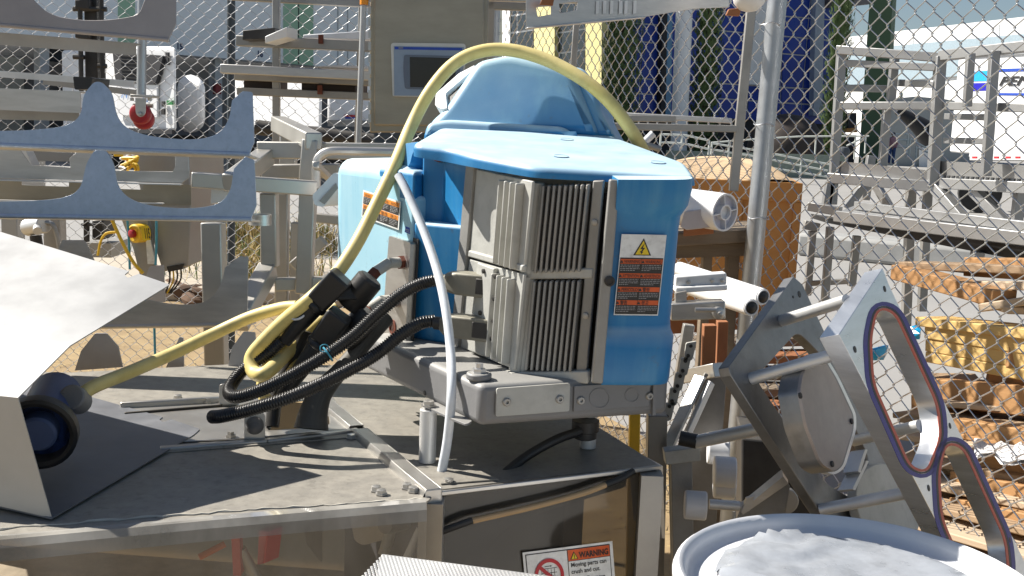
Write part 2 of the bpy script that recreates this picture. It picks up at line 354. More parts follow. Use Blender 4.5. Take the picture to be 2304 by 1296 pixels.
slab(plB, [(1180, 604), (1340, 600), (1338, 624), (1180, 626)], .014).build('fin_flange', cast, robot, bevel=.003)
slab(plB, [(1155, 832), (1330, 828), (1328, 858), (1152, 838)], .018).build('fin_flange', cast, robot, bevel=.003)
slab(plB, [(1338, 405), (1362, 405), (1322, 850), (1298, 850)], .012).build('edge_plate', castdk, robot, bevel=.002)
for p in ((1338, 500), (1318, 710)):
    a = onp(plB, *p, .012); MB().lathe(a, nB, [(.0055, 0), (.0055, .003), (.003, .004)], 12).build('screw', dull, robot)
slab(plC, [(1369, 402), (1392, 404), (1354, 860), (1328, 858)], .012, .004).build('corner_channel', castdk, robot, bevel=.003)
slab(plA, [(1061, 366), (1079, 372), (1042, 790), (1024, 782)], .012).build('edge_channel', castdk, robot, bevel=.002)
a = onp(plC, 1371, 632, .016); MB().lathe(a, nC, [(.009, 0), (.009, .004), (.0055, .006), (.0055, .004)], 16).build('socket_bolt', dark, robot)
# right blue panel with the warning sticker
lev = [(404, 1391, 1567, .020), (430, 1389, 1566, .022), (466, 1386, 1557, .020), (490, 1384, 1540, .003), (520, 1381, 1535, 0), (728, 1363, 1516, 0), (745, 1362, 1517, .004), (762, 1360, 1524, .014), (855, 1352, 1514, .014), (866, 1353, 1511, .008)]
m = MB(); vs = []
for (y, xl, xr, off) in lev:
    pl_ = onp(plC, xl, y, off); pr = onp(plC, xr, y, off); d = (pr - pl_); t = d.normalized(); ring = [pl_ - nC * .05, pl_, pl_ + d * .35 + nC * .0015, pl_ + d * .72 + nC * .0015]
    R = .028; cpt = pr - t * R - nC * R
    for j in range(6):
        g = math.radians(90 * j / 5); ring.append(cpt + t * R * math.sin(g) + nC * R * math.cos(g))
    ring.append(pr - nC * .20 + t * .004); vs.append(ring)
nr = len(vs[0]); allv = [p for r in vs for p in r]; fs = []
for i in range(len(vs) - 1):
    for j in range(nr - 1): fs.append((i * nr + j, i * nr + j + 1, (i + 1) * nr + j + 1, (i + 1) * nr + j))
o_ = len(fs); fs += [tuple(range(nr)), tuple((len(vs) - 1) * nr + j for j in range(nr))]
fs += [tuple(i * nr for i in range(len(vs))) + tuple(i * nr + nr - 1 for i in reversed(range(len(vs))))]
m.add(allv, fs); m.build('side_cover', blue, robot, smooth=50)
# --- left housing: bulge, niche, lower front
mid = lambda a, b, t: a + (b - a) * t
E3 = E2 + V((.12, .30, 0)); E4 = E1 + V((.25, .45, 0))
N0 = W(942, 790, 2.17); N1 = W(990, 790, 2.155); N2 = SL + V((.004, .004, 0))
fp_low = [E1, SL, SL + V((.1, .3, 0)), E4, E3, E2]
def zat(p, py):  # height on the robot's leaning vertical above plan point p seen at row py
    best = None
    for i in range(400):
        z = ZT + i * .0015; q = rp(p, z) - EYE; y = 648 - F * q.dot(up) / q.dot(fw)
        if y <= py: return z
    return ZT + .6
zledge = zat(SL, 512)
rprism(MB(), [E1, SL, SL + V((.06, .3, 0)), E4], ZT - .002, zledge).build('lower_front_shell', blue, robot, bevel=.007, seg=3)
ztop = zat(E2, 356)
rprism(MB(), [E2, E1 + V((-.022, .03, 0)), E4, E3], ZT + .01, ztop).build('rear_shell', blue_chalk_sunlit, robot, bevel=.035, seg=5)
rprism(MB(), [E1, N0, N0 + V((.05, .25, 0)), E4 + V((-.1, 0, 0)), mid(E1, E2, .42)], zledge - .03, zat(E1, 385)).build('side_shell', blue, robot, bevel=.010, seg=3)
rprism(MB(), [mid(E1, E2, .0) + nE * .001, mid(E1, E2, .55) + nE * .001, mid(E1, E2, .55) + V((.2, .1, 0)), E4], ZT, zledge + .05).build('side_panel', blue_chalk_sunlit, robot, bevel=.010, seg=3)
rprism(MB(), [N0, N1, N2, N2 + V((.02, .04, 0)), N1 + V((.02, .05, 0)), N0 + V((.01, .04, 0))], zledge - .02, zat(SL, 350)).build('niche_wall', blue, robot, bevel=.004)
a = W(990, 352, 2.12); MB().lathe(a, V((-.3, -1, 0)), [(.012, -.04), (.012, .01), (.008, .013)], 6).build('niche_bolt', rust, robot)
a = W(1013, 352, 2.12); MB().lathe(a, V((-.3, -1, 0)), [(.009, -.04), (.009, .01), (.006, .012)], 6).build('niche_bolt', rust, robot)
# --- lid
T = dict(a=(926, 322, 2.20), b=(1012, 332, 2.06), c=(1060, 346, 1.985), d=(1207, 374, 1.80), e=(1567, 396, 1.80), f=(1545, 366, 2.02), g=(1382, 306, 2.28), h=(1104, 294, 2.32), i=(985, 288, 2.34))
Bt = dict(a=(926, 352, 2.20), b=(1012, 366, 2.06), c=(1060, 376, 1.985), d=(1205, 401, 1.80), e=(1567, 419, 1.80), f=(1545, 404, 2.02), g=(1382, 350, 2.28), h=(1104, 336, 2.32), i=(985, 330, 2.34))
keys = 'abcdefghi'; ptop = plane3(W(*T['d']), W(*T['e']), W(*T['g'])); tv = [PL(*T[k][:2], ptop) for k in keys]; bv = [W(*Bt[k][:2], tv[i].y) for i, k in enumerate(keys)]
tv[7] = tv[8].lerp(tv[6], .30); bv[7] = bv[8].lerp(bv[6], .30); ix = {k: i for i, k in enumerate(keys)}
def chaik(ps, r):
    o = []; n = len(ps)
    for i, c in enumerate(ps):
        a, b = ps[i - 1], ps[(i + 1) % n]; da, db = a - c, b - c
        if da.normalized().dot(db.normalized()) < -.985: o.append(c); continue
        q0, q1 = c + da.normalized() * min(r, da.length * .4), c + db.normalized() * min(r, db.length * .4)
        for j in range(5): t = j / 4; o.append(q0 * (1 - t) ** 2 + c * 2 * t * (1 - t) + q1 * t * t)
    return o
RR = [.02] * 9; tr_, br_ = chaik(tv, .022), chaik(bv, .022); nr = len(tr_)
def inset(ps, d):
    o = []; n = len(ps); cc = sum(ps, V((0, 0, 0))) / n
    for i, c in enumerate(ps):
        t = (ps[(i + 1) % n] - ps[i - 1]); t.z = 0; t.normalize(); nn = V((-t.y, t.x, 0)); nn = nn if nn.dot(cc - c) > 0 else -nn; o.append(c + nn * d)
    return o
rings = [inset(br_, .012), br_]
Rl = .013
for j in range(8):
    g = math.radians(90 * j / 7); rings.append([q + bz * (Rl * (math.sin(g) - 1)) for q in inset(tr_, Rl * (1 - math.cos(g)))])
m = MB(); vs = [q for r_ in rings for q in r_]; fs = []
for i in range(len(rings) - 1):
    for j in range(nr): fs.append((i * nr + j, i * nr + (j + 1) % nr, (i + 1) * nr + (j + 1) % nr, (i + 1) * nr + j))
ctr = len(vs); vs += [inset(tv, .04)[k].lerp(sum(tv, V((0, 0, 0))) / 9, .12) for k in (2, 3, 7)]  # crease points c, d, h
top_ = rings[-1]; o0_ = (len(rings) - 1) * nr
pol = [tuple(q) for q in top_]; tri = tessellate_polygon([top_]); fs += [tuple(o0_ + k for k in t_) for t_ in tri]; fs += [tuple(k for k in t_) for t_ in tessellate_polygon([rings[0]])]
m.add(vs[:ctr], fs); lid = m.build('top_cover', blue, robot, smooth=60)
# skirt of the lid on the left
m = MB(); sk = plane3(W(926, 330, 2.205), W(882, 412, 2.23), W(946, 322, 2.18))
skp = arcpts([(918, 326, 8), (950, 322), (936, 352, 8), (932, 372, 8), (898, 408, 4), (884, 416), (880, 405, 6), (902, 372, 8)])
m.prism([PL(*p, sk) + sk[1] * .01 for p in skp], -sk[1] * .04); m.build('lid_skirt', blue, robot, bevel=.005, seg=3)
pt = plane3(tv[ix['d']], tv[ix['e']], tv[ix['g']])
for px, py in ((1262, 352), (1480, 366), (1275, 314)):
    a = PL(px, py, pt); MB().lathe(a + pt[1] * .001, pt[1], [(.0145, 0), (.0125, .0006), (.011, -.004), (.007, -.004)], 18).build('cover_screw', blue, robot)
# --- turret
pf = plane3(W(985, 285, 2.30), W(1345, 300, 2.25), W(1130, 130, 2.34))
def onT(px, py, off=0): return PL(px, py, (pf[0] + pf[1] * off, pf[1]))
def pillow(name, pts, depth, r, mat, par, k=7):
    n_ = pf[1]; nn = len(pts); pts = chaik(pts, r * .9); nn = len(pts); cc = sum(pts, V((0, 0, 0))) / nn
    def ins(d):
        o = []
        for i, c in enumerate(pts):
            t = (pts[(i + 1) % nn] - pts[i - 1]).normalized(); q = n_.cross(t).normalized(); q = q if q.dot(cc - c) > 0 else -q; o.append(c + q * d)
        return o
    rings = [[q + depth for q in ins(0)], [q - n_ * r for q in ins(0)]] + [[q - n_ * r * (1 - math.sin(math.radians(90 * j / k))) for q in ins(r * (1 - math.cos(math.radians(90 * j / k))))] for j in range(1, k + 1)]
    vs = [q for r_ in rings for q in r_]; fs = []
    for i in range(len(rings) - 1):
        for j in range(nn): fs.append((i * nn + j, i * nn + (j + 1) % nn, (i + 1) * nn + (j + 1) % nn, (i + 1) * nn + j))
    o_ = (len(rings) - 1) * nn; fs += [tuple(o_ + q for q in t) for t in tessellate_polygon([rings[-1]])] + [tuple(t) for t in tessellate_polygon([rings[0]])]
    return MB().add(vs, fs).build(name, mat, par, smooth=60)
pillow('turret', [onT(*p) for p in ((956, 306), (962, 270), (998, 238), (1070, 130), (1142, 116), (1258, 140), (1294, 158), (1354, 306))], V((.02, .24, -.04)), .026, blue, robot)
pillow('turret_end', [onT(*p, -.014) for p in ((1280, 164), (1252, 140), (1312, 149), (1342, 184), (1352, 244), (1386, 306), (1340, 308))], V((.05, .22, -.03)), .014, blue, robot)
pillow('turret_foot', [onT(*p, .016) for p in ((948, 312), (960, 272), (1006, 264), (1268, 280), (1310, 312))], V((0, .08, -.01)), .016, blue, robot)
# bracket beside the turret
brp = plane3(W(980, 235, 2.33), W(1066, 140, 2.40), W(1010, 242, 2.30))
m = MB(); m.prism([PL(*p, brp) - brp[1] * .006 for p in arcpts([(978, 206, 5), (1030, 160), (1066, 141, 4), (1062, 152), (1000, 205, 4), (1003, 238), (990, 240), (976, 232, 4)])], -brp[1] * .02); m.build('turret_bracket', whiteplastic, robot, bevel=.003)
m = MB(); m.prism([PL(*p, brp) - brp[1] * .014 for p in ((1006, 204), (1060, 150), (1070, 152), (1008, 238))], -brp[1] * .02); m.build('turret_seal', black, robot)
# --- connector plate on the side
pp = plane3(W(937, 546, 2.115), W(889, 531, 2.20), W(920, 862, 2.115))
def onP(px, py, off=0): return PL(px, py, (pp[0] + pp[1] * off, pp[1]))
m = MB(); m.prism([onP(*p, .004) for p in arcpts([(889, 530, 5), (938, 546, 5), (920, 864, 4), (866, 834, 4)])], pp[1] * .014)
cp = m.build('connector_plate', steel, robot, bevel=.002)
m = MB(); m.prism([onP(*p, .002) for p in arcpts([(882, 520, 5), (944, 538, 6), (926, 868, 4), (861, 836, 4)])], pp[1] * .003); m.build('plate_recess', dark, robot)
for px, py in ((884, 736), (903, 804)):
    a = onP(px, py, .018); MB().lathe(a, pp[1], [(.016, 0), (.016, .002), (.011, .003), (.010, -.004), (.003, -.004)], 16).build('bushing', rust, cp)
for (x0, y0) in ((907, 590), (890, 675)):
    a = onP(x0, y0, .018); b = W(x0 - 32, y0 + 2, 2.10); c = W(x0 - 62, y0 + 22, 2.08); d = W(x0 - 82, y0 + 44, 2.06)
    ft = MB().tube([a, b], .011, 12).tube([b, c], .011, 12); ft.build('elbow_fitting', cast, cp)
    MB().cyl(mid(a, b, .0), mid(a, b, .3), .0135, 6).build('hex_nut', rust, cp)
    MB().cyl(mid(c, d, .0), mid(c, d, .95), .013, 6).build('hex_nut', rust, cp)
# --- stickers
class Lab:
    def __init__(s, tl, tr, bl, parent, off=.0012):
        s.o = tl; s.x = tr - tl; s.y = bl - tl; s.n = s.x.cross(s.y).normalized()
        if s.n.dot(EYE - tl) < 0: s.n = -s.n
        s.par = parent; s.off = off
    def at(s, u, v, k=0): return s.o + s.x * u + s.y * v + s.n * (s.off + k * .0005)
    def rect(s, u0, v0, u1, v1, k, mat, name):
        return MB().prism([s.at(u0, v0, k), s.at(u1, v0, k), s.at(u1, v1, k), s.at(u0, v1, k)], -s.n * .0004).build(name, mat, s.par, smooth=0)
    def poly(s, pts, k, mat, name, holes=()):
        return MB().prism([s.at(*p, k) for p in pts], -s.n * .0004, [[s.at(*p, k) for p in h] for h in holes]).build(name, mat, s.par, smooth=0)
    def text(s, body, u, v, h, mat, k=3, wmax=None, bold=0.0, shear=0.0, name='lettering', align='LEFT'):
        cu = bpy.data.curves.new(name, 'FONT'); cu.body = body; cu.size = 1; cu.offset = bold; cu.shear = shear; cu.align_x = align
        cu.resolution_u = 3
        t = bpy.data.objects.new(name, cu); COL.objects.link(t); bpy.context.view_layer.update()
        me = bpy.data.meshes.new_from_object(t.evaluated_get(bpy.context.evaluated_depsgraph_get())); bpy.data.objects.remove(t)
        X, Y = s.x.normalized(), s.y.normalized(); hh = h * s.y.length / .7
        xs = [q.co.x for q in me.vertices] or [0]; wid = (max(xs) - min(xs)) * hh; sx = hh
        if wmax and wid > 0: sx = hh * wmax * s.x.length / wid
        for q in me.vertices: q.co = s.at(u, v, k) + X * q.co.x * sx - Y * q.co.y * hh
        me.name = name; me.materials.clear(); me.materials.append(mat)
        ob = bpy.data.objects.new(name, me); COL.objects.link(ob); hang(ob, s.par); return ob
def flat(name, col, rough=.5): return M(name, col, rough, var=.14, scale=30, bump=.03, grime=.3, dust=(.45, .42, .36), dustamt=.3)
ink = flat('black_print', (.022, .022, .023)); paper = flat('white_sticker', (.72, .74, .74)); orange = flat('orange_print', (.62, .10, .02)); orange2 = flat('amber_print', (.75, .26, .03)); yprint = flat('yellow_print', (.75, .55, .02)); greyp = flat('grey_print', (.30, .30, .31)); redp = flat('red_print', (.45, .02, .03)); bluep = flat('blue_print', (.02, .07, .42)); cyanp = flat('cyan_print', (.02, .38, .80))
plCs = (plC[0] + nC * .003, nC)
def lines(L_, u0, u1, v0, v1, n, mat, k=3, seed=1):
    rr = random.Random(seed); hh = (v1 - v0) / n
    m = MB()
    for i in range(n):
        u = u0; e = u1 if i < n - 1 else u0 + (u1 - u0) * rr.uniform(.4, .8)
        while u < e:
            wd = min(rr.uniform(.02, .07), e - u); v = v0 + i * hh
            m.prism([L_.at(u, v, k), L_.at(u + wd, v, k), L_.at(u + wd, v + hh * .42, k), L_.at(u, v + hh * .42, k)], -L_.n * .0003); u += wd + .014
    return m
def st_root(name, tl, tr, bl, mat, parent, off=.0012):
    L_ = Lab(tl, tr, bl, parent, off); L_.par = L_.rect(0, 0, 1, 1, 0, mat, name); return L_
lb = st_root('warning_sticker', PL(1398, 526, plCs), PL(1499, 528, plCs), PL(1380, 708, plCs), paper, robot, .003)
lb.rect(.02, .285, .98, .985, 1, ink, 'print_panel')
lb.poly([(.5, .045), (.70, .255), (.30, .255)], 1, ink, 'triangle_border'); lb.poly([(.5, .075), (.655, .243), (.345, .243)], 2, yprint, 'triangle')
lb.poly([(.53, .10), (.44, .175), (.49, .175), (.465, .205), (.44, .20), (.475, .238), (.515, .21), (.49, .21), (.545, .16), (.495, .16)], 3, ink, 'bolt_symbol')
rows = [(.30, 'WARNING', 'WARNUNG'), (.475, 'ATTENTION', 'ADVERTENCIA'), (.645, 'PERICOLO', '警告'), (.81, '警告', '경고')]
for i, (v, a, b) in enumerate(rows):
    lb.rect(.03, v, .495, v + .058, 2, orange, 'orange_bar'); lb.rect(.505, v, .97, v + .058, 2, orange, 'orange_bar')
    for j, tx in enumerate((a, b)):
        lb.text('▲' + tx if False else tx, .11 + .475 * j, v + .05, .038, ink, 4, wmax=.36 if len(tx) > 3 else .16, bold=.01)
        q = .055 + .475 * j; lb.poly([(q, v + .012), (q + .04, v + .048), (q - .035, v + .048)], 4, ink, 'alert_mark')
    n = 3 if i < 3 else 3
    lines(lb, .04, .47, v + .07, v + .155, 4, greyp, 3, i).build('small_print', greyp, lb.par); lines(lb, .52, .95, v + .07, v + .155, 4, greyp, 3, i + 9).build('small_print', greyp, lb.par)
plEs = (plE[0] + nE * .001, nE)
l2 = st_root('amber_sticker', PL(820, 427, plEs), PL(905, 454, plEs), PL(816, 487, plEs), paper, robot, .003)
for r_ in range(2):
    l2.rect(.03, .06 + .45 * r_, .97, .22 + .45 * r_, 1, orange2, 'amber_bar'); l2.rect(.03, .23 + .45 * r_, .97, .49 + .45 * r_, 1, ink, 'print_panel')
    for c in range(4):
        lines(l2, .05 + .235 * c, .05 + .235 * c + .19, .25 + .45 * r_, .47 + .45 * r_, 4, greyp, 2, r_ * 4 + c).build('small_print', greyp, l2.par)
        l2.text((['WARNING', 'ACHTUNG', 'ATTENTION', 'AVISO'] if r_ == 0 else ['PERICOLO', '警告', '警告', '경고'])[c], .06 + .235 * c, .195 + .45 * r_, .10, ink, 3, wmax=.17)
l3 = st_root('model_plate', W(913, 509, 2.126), W(934, 517, 2.122), W(911, 522, 2.126), bluep, robot, .002)
l3.text('MODEL', .05, .8, .5, paper, 2, wmax=.42); l3.text('R-2006', .53, .8, .5, paper, 2, wmax=.42)
# --- plugs of the two grey connectors on the heat sink
mount = slab(plA, [(1085, 590), (1122, 604), (1100, 800), (1062, 786)], .010, .006).build('connector_panel', cast, robot, bevel=.002)
for (x0, y0) in ((1085, 668), (1062, 742)):
    pass
for px, py in ((1090, 610), (1117, 622), (1114, 672), (1082, 704), (1112, 722), (1108, 762)):
    a = onp(plA, px, py, .016); MB().lathe(a, nA, [(.0045, 0), (.0045, .004), (.002, .005)], 10).build('screw', dark, robot)
# --- stand pads of the robot on the table
for (px, py) in ((961, 1040), (1322, 1008)):
    f0 = Zp(px, py, TZ); t0 = f0 + bz * .099
    pst = thing('stand_post', 'polished steel post under the robot at the table corner' if px < 1000 else 'short polished post in shade under the robot beside black cable gland', 'post', f0)
    MB().cyl(f0 + bz * .001, t0, .0155, 24).build('post_body', steel2, pst, bevel=.001)
    if px < 1000:
        m = MB(); m.prism([Zp(*p, 1.0995) for p in arcpts([(944, 912, 8), (985, 903), (1062, 952), (1050, 960, 6), (1020, 948, 6)])], (0, 0, .004)); m.build('post_plate', basegr, pst, bevel=.001)
        MB().lathe(t0 + bz * .006, bz, [(.014, 0), (.014, .002), (.0105, .002), (.0105, .009), (.008, .010)], 6).build('hex_bolt', steel, pst)
# ================================================================ steel table
dust_steel = M('dusty_steel_sheet', (.19, .18, .165), .55, .3, .14, 26, col2=(.35, .325, .28), amt=.6, bump=.12, bscale=260, dust=(.42, .385, .32), dustamt=.4, grime=.5)
panelst = M('shaded_panel_steel', (.36, .35, .33), .45, .6, .15, 8, bump=.05)
table = thing('steel_table', 'dusty stainless machine table with clear plastic front apron', 'table', (-.4, 1.9, 0))
def onZ(p, z=TZ): return Zp(p[0], p[1], z)
top = [(-260, 830), (160, 838), (552, 818), (760, 822), (1110, 818), (1306, 930), (1340, 957), (1482, 1046), (1195, 1076), (985, 1102), (962, 1128), (480, 1166), (-40, 1210), (-300, 1235)]
hole = arcpts([(606, 972, 6), (628, 905, 8), (735, 888, 6), (742, 958, 8), (700, 966)])
m = MB(); m.prism([onZ(p) for p in top], (0, 0, -.003), [[onZ(p) for p in hole]]); m.build('table_top', dust_steel, table)
# raised cover strip between two rails
m = MB(); m.prism([onZ(p, TZ + .004) for p in ((150, 1005), (300, 905), (560, 888), (740, 882), (800, 962), (560, 985))], (0, 0, -.003), [[onZ(p, TZ + .004) for p in arcpts([(602, 968, 6), (626, 908, 8), (735, 892, 6), (744, 954, 8), (700, 962)])]])
m.build('cover_strip', steel, table, bevel=.001)
def rail(pts, w, h, name, mat, par, z=TZ):
    m = MB()
    for a, b in zip(pts, pts[1:]): m.bar(onZ(a, z + h / 2), onZ(b, z + h / 2), w, h)
    return m.build(name, mat, par, bevel=min(w, h) * .3)
rail([(270, 913), (500, 900), (560, 894)], .012, .016, 'rear_rail', steel, table)
rail([(360, 1010), (600, 992), (806, 968)], .016, .008, 'front_rail', steel, table)
rail([(150, 1030), (500, 1003), (810, 978), (812, 984)], .03, .003, 'front_flange', dust_steel, table)
# slots beside the boot
rail([(280, 930), (500, 912)], .006, .005, 'slot_edge', dark, table, TZ + .004)
# sealant bead and clear apron
m = MB(); prn = random.Random(4); bead = []
for i in range(60):
    t = i / 59; p = onZ((-60 + 1010 * t, 1196 - 72 * t - 10 * t * (1 - t))); bead.append(p + V((0, prn.uniform(-.004, .004), .001)))
m.tube(bead, [prn.uniform(.0008, .0028) for _ in bead], 6); m.build('sealant_bead', M('sealant', (.50, .47, .40), .9, bump=.3), table)
def clearmat(name, tint, gloss, dustf):
    mt = bpy.data.materials.new(name); mt.use_nodes = True; t = mt.node_tree; N = t.nodes; L = t.links; N.clear()
    tr = N.new('ShaderNodeBsdfTransparent'); tr.inputs[0].default_value = (*tint, 1); gl = N.new('ShaderNodeBsdfGlossy'); gl.inputs['Roughness'].default_value = .06
    df = N.new('ShaderNodeBsdfDiffuse'); df.inputs[0].default_value = (.42, .40, .36, 1)
    fr = N.new('ShaderNodeFresnel'); fr.inputs[0].default_value = 1.45; m1 = N.new('ShaderNodeMixShader'); m2 = N.new('ShaderNodeMixShader'); o = N.new('ShaderNodeOutputMaterial')
    no = N.new('ShaderNodeTexNoise'); no.inputs['Scale'].default_value = 9; no.inputs['Detail'].default_value = 9; tc = N.new('ShaderNodeTexCoord'); mp = N.new('ShaderNodeMapping'); mp.inputs['Scale'].default_value = (1, 1, .35)
    L.new(tc.outputs['Object'], mp.inputs[0]); L.new(mp.outputs[0], no.inputs['Vector'])
    mr = N.new('ShaderNodeMapRange'); mr.inputs[1].default_value = .35; mr.inputs[2].default_value = .75; mr.inputs[3].default_value = dustf * .4; mr.inputs[4].default_value = dustf * 1.6; L.new(no.outputs['Fac'], mr.inputs[0])
    ad = N.new('ShaderNodeMath'); ad.operation = 'MULTIPLY'; L.new(fr.outputs[0], ad.inputs[0]); ad.inputs[1].default_value = gloss
    L.new(ad.outputs[0], m1.inputs[0]); L.new(tr.outputs[0], m1.inputs[1]); L.new(gl.outputs[0], m1.inputs[2])
    L.new(mr.outputs[0], m2.inputs[0]); L.new(m1.outputs[0], m2.inputs[1]); L.new(df.outputs[0], m2.inputs[2]); L.new(m2.outputs[0], o.inputs[0]); return mt
acr = clearmat('clear_acrylic', (.84, .83, .80), 1.0, .30)
frost = clearmat('highlight_dust_edge', (.7, .72, .76), 1.0, .62)  # bend highlight of the top band put into a dusty, bluish mix
smoky = clearmat('smoky_acrylic', (.42, .40, .37), 1.0, .10)
fl = [onZ((-300, 1242)), onZ((-40, 1214)), onZ((480, 1166)), onZ((958, 1126))]
out = V((.16, -.99, 0)).normalized()
m = MB(); mf = MB(); prof = [(0, .004), (.016, .003), (.026, -.006), (.030, -.024), (.030, -.24)]
for (o2, z2), (o3, z3) in zip(prof, prof[1:]):
    for a, b in zip(fl, fl[1:]):
        (m if z3 < -.1 else mf).add([a + out * o2 + bz * z2, b + out * o2 + bz * z2, b + out * o3 + bz * z3, a + out * o3 + bz * z3], [(0, 1, 2, 3)])
m.build('clear_apron', acr, table, smooth=40); mf.build('apron_edge', frost, table, smooth=60)
# angle strip on the right edge of the left half, front end plate
A0, A1 = onZ((748, 900), TZ + .012), onZ((992, 1098), TZ + .012)
dA = (A1 - A0).normalized(); sA = V((dA.y, -dA.x, 0)); sA = sA if sA.x < 0 else -sA
for t0, t1 in ((0, .335), (.375, 1)):
    p, q = mid(A0, A1, t0), mid(A0, A1, t1)
    m = MB(); w_ = .026
    m.hexa([p, q, q + sA * w_, p + sA * w_], [v - bz * .002 for v in (p, q, q + sA * w_, p + sA * w_)])
    m.hexa([p, q, q - bz * .012, p - bz * .012], [v - sA * .002 for v in (p, q, q - bz * .012, p - bz * .012)])
    m.hexa([p + sA * w_, q + sA * w_, q + sA * (w_ + .006) - bz * .012, p + sA * (w_ + .006) - bz * .012], [v - bz * .002 for v in (p + sA * w_, q + sA * w_, q + sA * (w_ + .006) - bz * .012, p + sA * (w_ + .006) - bz * .012)])
    m.build('edge_angle', steel, table, bevel=.0008)
p = A1 + V((0, 0, -.001)); m = MB()
m.prism([p + sA * .028, p, p - bz * .30, p - bz * .30 + sA * .028], dA * .0025); m.build('front_angle_leg', steel, table, bevel=.0008)
m = MB(); m.prism([p, p - bz * .30, p - bz * .30 - dA * .05, p - dA * .05], -sA * .0025); m.build('front_angle_side', panelst, table)
for (px, py) in ((846, 1104), (858, 1112), (915, 1098), (930, 1106), (400, 897), (790, 986)):
    a = onZ((px, py), TZ + .001); MB().lathe(a, bz, [(.0105, 0), (.0105, .002), (.0085, .002), (.0085, .008), (.006, .009)], 6 if px > 500 else 8).build('hex_bolt', steel, table)
a = onZ((552, 822), TZ + .001); MB().lathe(a, bz, [(.012, 0), (.012, .002), (.008, .002), (.008, .012)], 6).build('hex_bolt', steel, table)
# bolted clip plate right of the angle
m = MB(); m.prism([onZ(p, TZ + .003) for p in ((1000, 1062), (1085, 1055), (1122, 1078), (992, 1088))], (0, 0, -.002)); m.build('clip_plate', dust_steel, table)
a = onZ((1010, 1082), TZ + .004); MB().lathe(a, bz, [(.008, 0), (.008, .004), (.004, .005)], 10).build('screw', steel, table)
# right half front: rounded lip, inset panel with arched sheet
RF0, RF1 = onZ((990, 1104)), onZ((1482, 1046))
dR = (RF1 - RF0).normalized(); nR = V((dR.y, -dR.x, 0)); nR = nR if nR.y < 0 else -nR
plR = (RF0 + nR * .001, nR)
def onR(px, py, off=0): return PL(px, py, (plR[0] + nR * off, nR))
m = MB(); m.bar(RF0 + nR * .002 - bz * .004, RF1 + nR * .002 - bz * .004, .006, .009); m.build('front_lip', steel, table, bevel=.002)
m = MB(); m.prism([onR(1476, 1048), onR(1492, 1048), onR(1497, 1212), onR(1489, 1212)], -nR * .10); m.build('side_flange', steel, table, bevel=.001)
m = MB(); m.prism([onR(*p, -.012) for p in [(990, 1112), (1412, 1062), (1408, 1098, 10), (1300, 1130), (1170, 1168, 30), (1120, 1186, 30), (1098, 1240, 30), (1094, 1420), (985, 1420)]] if False else [onR(*p, -.012) for p in arcpts([(988, 1112), (1412, 1062), (1408, 1096, 12), (1300, 1128), (1150, 1176, 40), (1096, 1230, 30), (1094, 1420), (985, 1420)])], -nR * .002); m.build('arched_sheet', panelst, table)
m = MB(); m.prism([onR(*p, -.004) for p in ((988, 1112), (1476, 1056), (1482, 1420), (985, 1420))], -nR * .003); m.build('smoky_window', smoky, table)
# the inside of the table: back panel, floor, legs
gz = lambda p, z: V((p.x, p.y, z))
m = MB(); a, b = onZ((-250, 840)), onZ((1295, 935)); m.prism([gz(a, .99), gz(b, .99), gz(b, .35), gz(a, .35)], (0, .004, 0)); m.build('back_panel', M('tan_back_panel', (.40, .35, .27), .7, bump=.1), table)
m = MB(); m.prism([gz(onZ(p), .62) for p in ((-250, 845), (1298, 940), (1478, 1050), (985, 1110), (-250, 1225))], (0, 0, -.004)); m.build('lower_shelf', M('dirty_shelf', (.42, .35, .26), .7, .1, .3, 10, bump=.2), table)
for p in ((-200, 850), (1300, 946), (1466, 1052), (972, 1112)):
    q = onZ(p); MB().bar(gz(q, .99), gz(q, 0), .04, .04).build('leg', dull, table)
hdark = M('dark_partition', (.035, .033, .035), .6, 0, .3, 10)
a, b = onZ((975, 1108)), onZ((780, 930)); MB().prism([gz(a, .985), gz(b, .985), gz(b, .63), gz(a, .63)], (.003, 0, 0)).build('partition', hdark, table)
# things seen inside through the apron
def inW(px, py, D): return W(px, py, D)
orod = MB().tube([inW(448, 1254, 1.66), inW(506, 1224, 1.68)], .0055, 10).build('orange_rod', M('orange_hose', (.55, .14, .04), .5), None)
tag(orod, 'short orange rod lying behind the clear plastic apron', 'rod')
redb = thing('red_bracket', 'red painted bracket with worn steel arm behind clear apron', 'bracket', inW(560, 1290, 1.78))
m = MB(); q = plane3(inW(590, 1190, 1.76), inW(600, 1270, 1.76), inW(570, 1260, 1.80)); m.prism([PL(*p, q) for p in ((582, 1192), (602, 1196), (594, 1268), (578, 1272))], (.02, .03, 0)); m.build('bracket_plate', M('red_enamel', (.50, .03, .04), .4), redb, bevel=.002)
MB().bar(inW(533, 1205, 1.75), inW(537, 1290, 1.75), .014, .02).build('bracket_stem', M('red_enamel_worn', (.45, .04, .03), .5), redb)
MB().tube([inW(540, 1236, 1.76), inW(575, 1300, 1.77)], .011, 12).build('bracket_arm', dull, redb)
crank = thing('crank_arm', 'dull jointed crank arm inside the table beside the angle strip', 'arm', inW(890, 1230, 1.76))
MB().tube([inW(882, 1185, 1.78), inW(862, 1250, 1.76)], .010, 12).build('arm_tube', cast, crank)
MB().cyl(inW(866, 1178, 1.76), inW(912, 1170, 1.80), .018, 16).build('pivot', basegr, crank)
MB().tube([inW(945, 1190, 1.74), inW(912, 1262, 1.73)], .007, 12).build('white_link', whiteplastic, crank)
pl_ = thing('folded_guard', 'grey folded guard sheet hanging under the table behind clear apron', 'guard', inW(760, 1220, 1.9))
